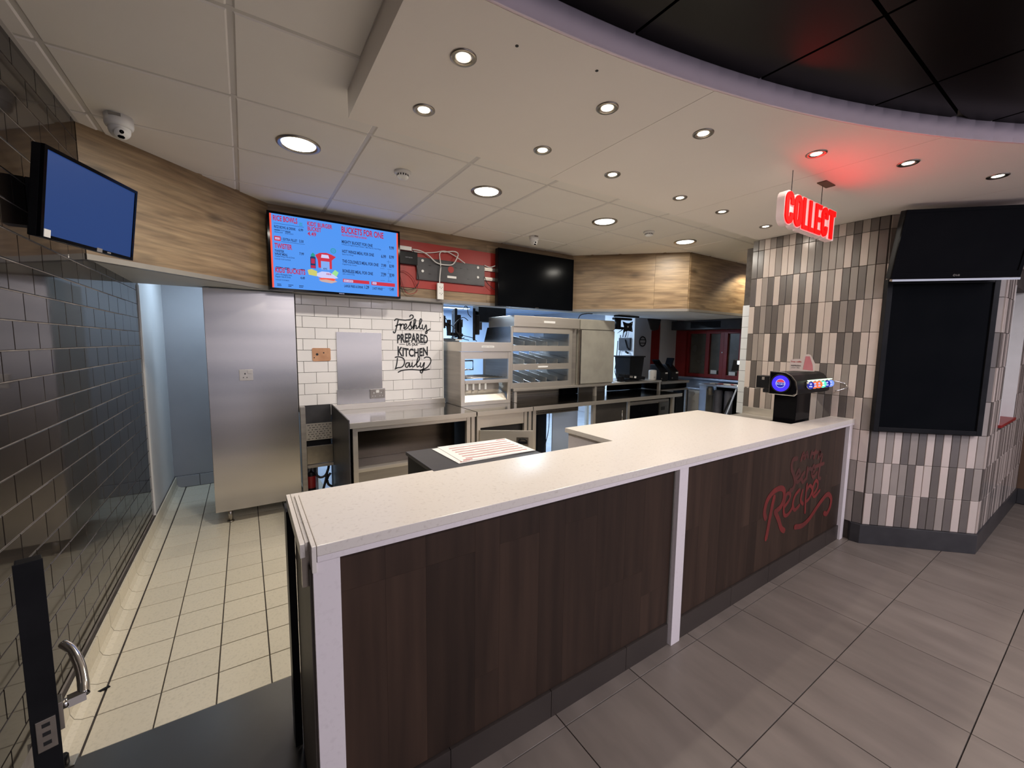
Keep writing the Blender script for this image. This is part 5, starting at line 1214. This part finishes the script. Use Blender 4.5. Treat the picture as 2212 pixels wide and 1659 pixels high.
part('ledge_strip', G().prism([(0.104, 1.215), (0.1165, 1.215), (0.1165, 1.658), (0.104, 1.658)], ZT-0.045, ZT-0.006), m_quartz, co_, bev=0.001)
part('edge_bracket', G().box(0.108, 0.1275, 1.225, 1.245, 0.84, ZT-0.008), m_nickel, co_)
part('left_leg', G().box(0.130, 0.200, 1.176, 1.60, 0, ZT-0.048), m_quartzside, co_, bev=0.001)
part('end_panel', G().box(0.1235, 0.1295, 1.20, 1.60, 0.0, ZT-0.076), m_taupe, co_)
part('middle_leg', G().box(1.762, 1.833, 1.170, 1.62, 0, ZT-0.048), m_quartzside, co_, bev=0.0015)
part('middle_leg_side', G().box(1.752, 1.7605, 1.190, 1.62, 0, ZT-0.048), m_trim, co_)
part('right_leg', G().box(3.925, 3.985, 1.165, 1.30, 0, ZT-0.048), m_quartzside, co_, bev=0.0015)
part('carcass', G().box(0.201, 1.751, 1.215, 1.60, 0.0, ZT-0.048).box(1.834, 3.924, 1.215, 1.60, 0, ZT-0.048), m_darkgap, co_)
part('return_carcass', G().box(1.792, 3.275, 1.61, 2.030, 0.0, ZT-0.032), m_quartzside, co_)
for a, b, y in ((0.201, 0.542, 1.186), (0.542, 0.992, 1.186), (0.992, 1.442, 1.186), (1.442, 1.751, 1.186), (1.834, 2.342, 1.180), (2.342, 2.792, 1.180), (2.792, 3.242, 1.180), (3.242, 3.692, 1.180), (3.692, 3.924, 1.180)):
    part('plinth_tile', G().box(a+0.001, b-0.001, y, 1.212, 0.0, 0.116), m_plinth, co_, bev=0.001)
part('plinth_grout', G().box(0.201, 3.924, 1.2121, 1.214, 0.0, 0.116), m_trim, co_)
def planks(x0, x1, yf, seed):
    random.seed(seed); x = x0
    while x < x1-0.01:
        w = min(random.choice([0.10, 0.13, 0.15, 0.18]), x1-x)
        if x1-(x+w) < 0.06: w = x1-x
        cuts = [0.120] + sorted(random.sample([0.33, 0.46, 0.58, 0.70, 0.81], random.choice([0, 1, 1]))) + [ZT-0.049]
        for a, b in zip(cuts[:-1], cuts[1:]):
            M = T3(x, yf, a)
            part('plank', G().box(0.0002, w-0.0002, 0.0, 0.018, 0.0002, b-a-0.0002), m_walnut, co_, M=M)
        x += w
planks(0.201, 1.751, 1.196, 3); planks(1.834, 3.924, 1.190, 5)
# faded red script on the counter front
lw = thing('counter_lettering', 'faded red hand-painted Secret Recipe lettering on the counter front', 'lettering', (3.4, 1.188, 0.2))
RECIPE=[[(2.7162, 0.4517), (2.6965, 0.5005), (2.723, 0.5685), (2.7954, 0.6083), (2.8856, 0.616), (2.9421, 0.5899), (2.9509, 0.5368), (2.9168, 0.4874), (2.8575, 0.4697)], [(2.8113, 0.5702), (2.7907, 0.5095), (2.7691, 0.4243), (2.7565, 0.3571), (2.7419, 0.3106)], [(2.8372, 0.4691), (2.9005, 0.3933), (2.942, 0.3314), (2.9897, 0.3011)], [(2.9717, 0.4756), (3.031, 0.5101), (3.0359, 0.5457), (2.9852, 0.5558), (2.9579, 0.4941), (2.9704, 0.4186), (3.0267, 0.4058), (3.0874, 0.44)], [(3.1764, 0.5502), (3.1129, 0.5198), (3.0894, 0.4609), (3.1255, 0.4156), (3.1916, 0.4336)], [(3.226, 0.5353), (3.2088, 0.4681), (3.251, 0.4319)], [(3.2922, 0.5665), (3.2863, 0.4686), (3.298, 0.3608)], [(3.284, 0.5131), (3.3382, 0.5497), (3.3897, 0.5093), (3.3554, 0.4601), (3.3096, 0.4417)], [(3.4109, 0.4658), (3.4727, 0.5105), (3.4705, 0.5535), (3.4232, 0.5649), (3.3909, 0.5035), (3.4331, 0.4501), (3.5184, 0.479)], [(3.1538, 0.2872), (3.2687, 0.2702), (3.375, 0.2926), (3.4677, 0.34), (3.5762, 0.3921), (3.6733, 0.4195), (3.7495, 0.3744), (3.7466, 0.3087), (3.6926, 0.2634), (3.6408, 0.2781)]]
SECRET=[[(3.1003, 0.7827), (3.0415, 0.7811), (3.0263, 0.7293), (3.072, 0.6698), (3.0965, 0.613), (3.0646, 0.5716), (3.0312, 0.5728)], [(3.1141, 0.6415), (3.1614, 0.6652), (3.1386, 0.6954), (3.1067, 0.6639), (3.1272, 0.6127), (3.1853, 0.629)], [(3.2318, 0.664), (3.1918, 0.6386), (3.2183, 0.5963), (3.2649, 0.6151)], [(3.2774, 0.689), (3.2748, 0.6133)], [(3.2813, 0.6558), (3.3074, 0.6788), (3.3466, 0.6669)], [(3.3596, 0.6317), (3.4049, 0.6575), (3.3797, 0.6892), (3.3552, 0.6545), (3.3836, 0.6054), (3.4425, 0.6289)], [(3.4974, 0.7102), (3.4751, 0.5952), (3.5127, 0.5716)], [(3.4134, 0.6784), (3.5501, 0.6795)]]
WITHLINE=[[(3.1614, 0.7606), (3.1932, 0.8089), (3.2158, 0.7631), (3.2468, 0.8067), (3.2664, 0.7664)], [(3.3101, 0.76), (3.3272, 0.7984)], [(3.3685, 0.746), (3.3896, 0.798)], [(3.3363, 0.7835), (3.4311, 0.7813)], [(3.4403, 0.7355), (3.4753, 0.7864), (3.4701, 0.748), (3.5082, 0.7538), (3.5074, 0.7257)]]
YC = 1.1885
g = G()
for i, s in enumerate(RECIPE): ribbon(g, s, 0.019 if i in (0, 1, 2, 9) else 0.013, YC - 0.00008*i)
part('large_word', g, m_redvinyl, lw)
g = G()
for i, s in enumerate(SECRET): ribbon(g, s, 0.016 if i == 0 else 0.014, YC - 0.00008*i)
part('middle_word', g, m_redvinyl if False else m_redfade, lw)
g = G()
for i, s in enumerate(WITHLINE): ribbon(g, s, 0.012, YC - 0.00008*i)
part('top_word', g, m_redfade, lw)
random.seed(11)
# black till box with price sheets
tl = thing('till_box', 'black till box behind the counter top carrying printed sheets', 'box', (0.98, 1.84, 0))
part('body', G().box(0.690, 1.275, 1.668, 2.035, 0.0, 0.945), m_blk, tl, bev=0.003)
part('top_panel', G().box(0.682, 1.283, 1.662, 2.043, 0.946, 0.964), m_char, tl, bev=0.002)
part('leg', G().box(0.30, 0.32, 1.70, 1.72, 0, 0.5), m_blk, tl) if False else None
for i, (cx, cy, a, lab) in enumerate(((1.035, 1.858, 1.5, 'lower price sheet peeking out at the left of the stack on the black till box'), (1.065, 1.862, -1.5, 'top price sheet with red lines on the black till box'))):
    M = T3(cx, cy, 0.9650+0.0022*i) @ RZ(a)
    t = thing('price_sheet', lab, 'paper', (0, 0, 0), M=M, group='price sheets on the till box')
    sht = part('sheet', G().box(-0.215, 0.215, -0.150, 0.165, 0, 0.0018), m_paper, t, M=M, bev=0.0005)
    g = G()
    for k in range(6):
        y = -0.115 + 0.042*k
        g.box(-0.175, 0.185, y, y+0.0085, 0.0018, 0.0021)
    g.box(-0.20, -0.15, -0.14, -0.128, 0.0018, 0.0021); g.box(0.14, 0.20, 0.14, 0.15, 0.0018, 0.0021)
    part('red_lines', g, m_redink, sht, M=M, kind='stuff')
    g = G()
    for k in range(6):
        y = -0.096 + 0.042*k
        for xx in (-0.17, -0.05, 0.07): g.box(xx, xx+0.05+0.02*((k*7) % 3), y, y+0.0022, 0.0018, 0.0020)
    g.box(-0.16, 0.02, 0.138, 0.144, 0.0018, 0.002)
    part('grey_lines', g, m_greyink, sht, M=M, kind='stuff')
# black door jamb at the open end of the counter
single('door_jamb', G().box(0.098, 0.1225, 1.605, 1.70, 0.0, 0.925), m_blk, 'matt black edging panel at the open left end of the counter', 'panel', bev=0.002)

# back counter and drinks tower
bk2 = thing('back_counter', 'low dark counter carrying the drinks tower beside the mosaic column', 'counter', (3.65, 1.75, 0))
part('body', G().box(3.30, 3.97, 1.340, 2.02, 0.0, 0.865), m_blk, bk2, bev=0.003)
part('top_sheet', G().box(3.30, 3.985, 1.335, 2.02, 0.866, 0.885), m_char, bk2, bev=0.002)
dt = thing('drip_tray', 'steel drip tray with a raised back beside the drinks tower', 'tray', (3.80, 1.75, 0.928))
part('pan', G().box(3.60, 3.945, 1.60, 2.00, 0.8855, 0.905), m_steel, dt, bev=0.003)
part('raised_back', G().box(3.946, 3.960, 1.60, 2.00, 0.8855, 0.972), m_steel, dt, bev=0.002)
part('grille', G().box(3.62, 3.935, 1.615, 1.985, 0.905, 0.908), m_steeld, dt)
part('hose_coil', G().lathe([(0.030, 0), (0.036, 0.008), (0.030, 0.016), (0.024, 0.008), (0.030, 0)], (3.50, 1.62, 0.886), 20, cap=False), m_blk, dt)
dr = thing('drinks_dispenser', 'black drinks dispenser with a glowing blue badge and a row of lit taps', 'drinks dispenser', (3.5, 1.43, 0.928))
part('column', G().box(3.42, 3.66, 1.345, 1.500, 0.8855, 1.185), m_blkg, dr, bev=0.004)
def dprof(o): return [(1.318+o, 1.195), (1.318+o*0.8, 1.225), (1.333+o, 1.285), (1.365+o, 1.325), (1.405, 1.345-o), (1.503-o, 1.349-o), (1.503-o, 1.180+o), (1.335+o, 1.180+o)]
part('head', G().prism(dprof(0.004), 3.350, 3.93, 'x'), m_blk, dr, bev=0.004)
part('chrome_rim', G().prism(dprof(-0.003), 3.338, 3.352, 'x'), m_chrome, dr, bev=0.002)
ef = part('end_face', G().prism(dprof(0.006), 3.332, 3.338, 'x'), m_blkg, dr)
yb, zb = 1.424, 1.264
part('badge_ring', G().lathe([(0.069, 0), (0.069, -0.006), (0.063, -0.009), (0.060, -0.004)], (3.3318, yb, zb), 36, 'x', cap=False), m_blk, ef)
g = G(); g.lathe([(0.060, 0), (0.001, 0)], (3.3285, yb, zb), 36, 'x', cap=False); part('badge_light', g, m_pepsib, ef)
Mb = T3(3.327, yb, zb) @ RZ(-90)
g = G(); disc(g, 0, 0, 0.033, 0, 30); part('logo_disc', g, m_pepsiw, ef, M=Mb)
g = G(); poly(g, [(0.030*math.cos(a), 0.030*math.sin(a)) for a in [math.radians(18+k*12) for k in range(13)]], -0.0006); part('logo_red_cap', g, m_pepsir, ef, M=Mb)
g = G(); poly(g, [(0.030*math.cos(a), 0.030*math.sin(a)) for a in [math.radians(198+k*12) for k in range(13)]], -0.0006); part('logo_blue_cup', g, m_pepsin, ef, M=Mb)
g = G(); text_xz(g, 'PEPSI', -0.026, -0.0065, 0.052, 0.013, -0.0010, 0.05); part('logo_word', g, m_pepsin, ef, M=Mb)
g = G().box(3.36, 3.46, 1.508, 1.612, 1.215, 1.310).box(3.36, 3.44, 1.508, 1.560, 1.182, 1.214)
part('side_housing', g, m_blk, dr, bev=0.006)
part('side_button', G().box(3.357, 3.360, 1.552, 1.570, 1.280, 1.302), m_trim, dr)
cols_ = [m_pepsin, m_bo, m_bo, m_bt, m_pepsin, m_bl]
for i in range(6):
    x = 3.53 + 0.073*i
    M = T3(x, 1.330, 1.252) @ RZ(-33)
    tpb = part('tap_barrel', G().lathe([(0.024, 0), (0.030, -0.006), (0.030, -0.034), (0.027, -0.040)], (0, 0, 0), 20, 'y'), m_chrome, dr, M=M)
    g = G(); disc(g, 0, 0, 0.027, -0.0405, 20); part('tap_badge', g, cols_[i], tpb, M=M)
    g = G(); g.box(-0.012, 0.012, -0.0415, -0.041, -0.014, -0.004); disc(g, 0, 0.010, 0.008, -0.0412, 10); part('tap_mark', g, m_pepsiw if i != 3 else m_bw, tpb, M=M)
part('spout_glow', G().box(3.50, 3.92, 1.304, 1.318, 1.283, 1.290), m_bw, dr)
g = G(); g.tube(smoothline([(3.95, 1.31, 1.27), (4.00, 1.25, 1.25), (3.99, 1.23, 1.22), (3.93, 1.28, 1.19)]), 0.006, 8); g.tube([(3.48, 1.30, 1.265), (3.51, 1.31, 1.265)], 0.004, 8)
part('dispensing_lever', g, m_chrome, dr)
pc = thing('drink_advert_card', 'small pink drink advert card standing on top of the drinks dispenser', 'card', (3.62, 1.43, 1.35))
Mc = T3(3.62, 1.40, 1.350) @ RZ(-62)
g = G(); g.prism([(-0.085, 0), (0.075, 0), (0.075, 0.06), (0.045, 0.125), (0.030, 0.132), (0.005, 0.128), (-0.008, 0.095), (-0.085, 0.090)], 0.0, 0.003, 'y'); part('card', g, m_tile_l, pc, M=Mc)
g = G(); poly(g, [(0.0, 0.012), (0.065, 0.005), (0.060, 0.05), (0.038, 0.115), (0.012, 0.115)], -0.0012); part('cup_print', g, m_pink, pc, M=Mc)
g = G(); text_xz(g, 'REFRESH', -0.075, 0.036, 0.060, 0.010, -0.0012, 0.02); text_xz(g, 'your day', -0.075, 0.022, 0.055, 0.008, -0.0012); part('lettering', g, m_vinyl, pc, M=Mc)
g = G(); text_xz(g, 'Free refills', -0.078, 0.066, 0.066, 0.012, -0.0012, 0.02); part('red_lettering', g, m_redink, pc, M=Mc)

# ================================================================ GATE AT THE LEFT
Mg = T3(-0.6325, 1.985, 0.0) @ RZ(math.degrees(math.atan2(1.403-1.985, -0.455+0.6325)))
gt = thing('gate_post', 'black gate post with a chrome lever handle beside the black tiled wall', 'gate', (0, 0, 0), M=Mg)
part('post', G().box(0.535, 0.600, -0.022, 0.022, 0.012, 0.985), m_blk, gt, bev=0.003, M=Mg)
st_ = part('end_stile', G().box(0.601, 0.608, -0.024, 0.024, 0.0, 0.998), m_blk, gt, bev=0.001, M=Mg)
lk = part('lock_plate', G().box(0.608, 0.6115, -0.016, 0.018, 0.508, 0.590), m_nickel, st_, bev=0.001, M=Mg)
for z in (0.575, 0.552, 0.527):
    part('lock_hole', G().box(0.6112, 0.6125, -0.006, 0.008, z-0.005, z+0.005), m_vinyl, st_, M=Mg)
ro = part('rose', G().box(0.545, 0.585, 0.022, 0.032, 0.525, 0.600), m_nickel, gt, bev=0.002, M=Mg)
g = G(); g.tube([(0.563, 0.032, 0.578), (0.563, 0.042, 0.578)], 0.012, 14); part('spindle', g, m_chrome, gt, M=Mg)
g = G().box(0.550, 0.574, 0.040, 0.074, 0.568, 0.590); g.tube(smoothline([(0.562, 0.070, 0.579), (0.535, 0.072, 0.596), (0.49, 0.070, 0.622), (0.44, 0.060, 0.648), (0.405, 0.044, 0.660)]), [0.0125]*6+[0.0120]*8+[0.011]*7, 12)
part('lever_handle', g, m_chrome, gt, M=Mg)
pv = thing('floor_pivot', 'small metal floor pivot at the edge of the dark threshold beside the gate', 'hinge', (-0.60, 1.98, 0.004))
part('plate', G().box(-0.635, -0.575, 1.955, 2.005, 0.0045, 0.010), m_nickel, pv, bev=0.001)
part('pin', G().lathe([(0.012, 0), (0.012, 0.03), (0.008, 0.036)], (-0.605, 1.98, 0.010), 14), m_blk, pv)
dl = thing('floor_clip', 'small dark clip on the cream floor tiles near the gate handle', 'clip', (-0.55, 2.43, 0))
part('body', G().prism([(-0.600, 2.345), (-0.588, 2.335), (-0.560, 2.352), (-0.568, 2.362)], 0.0005, 0.005), m_blk, dl, bev=0.001)
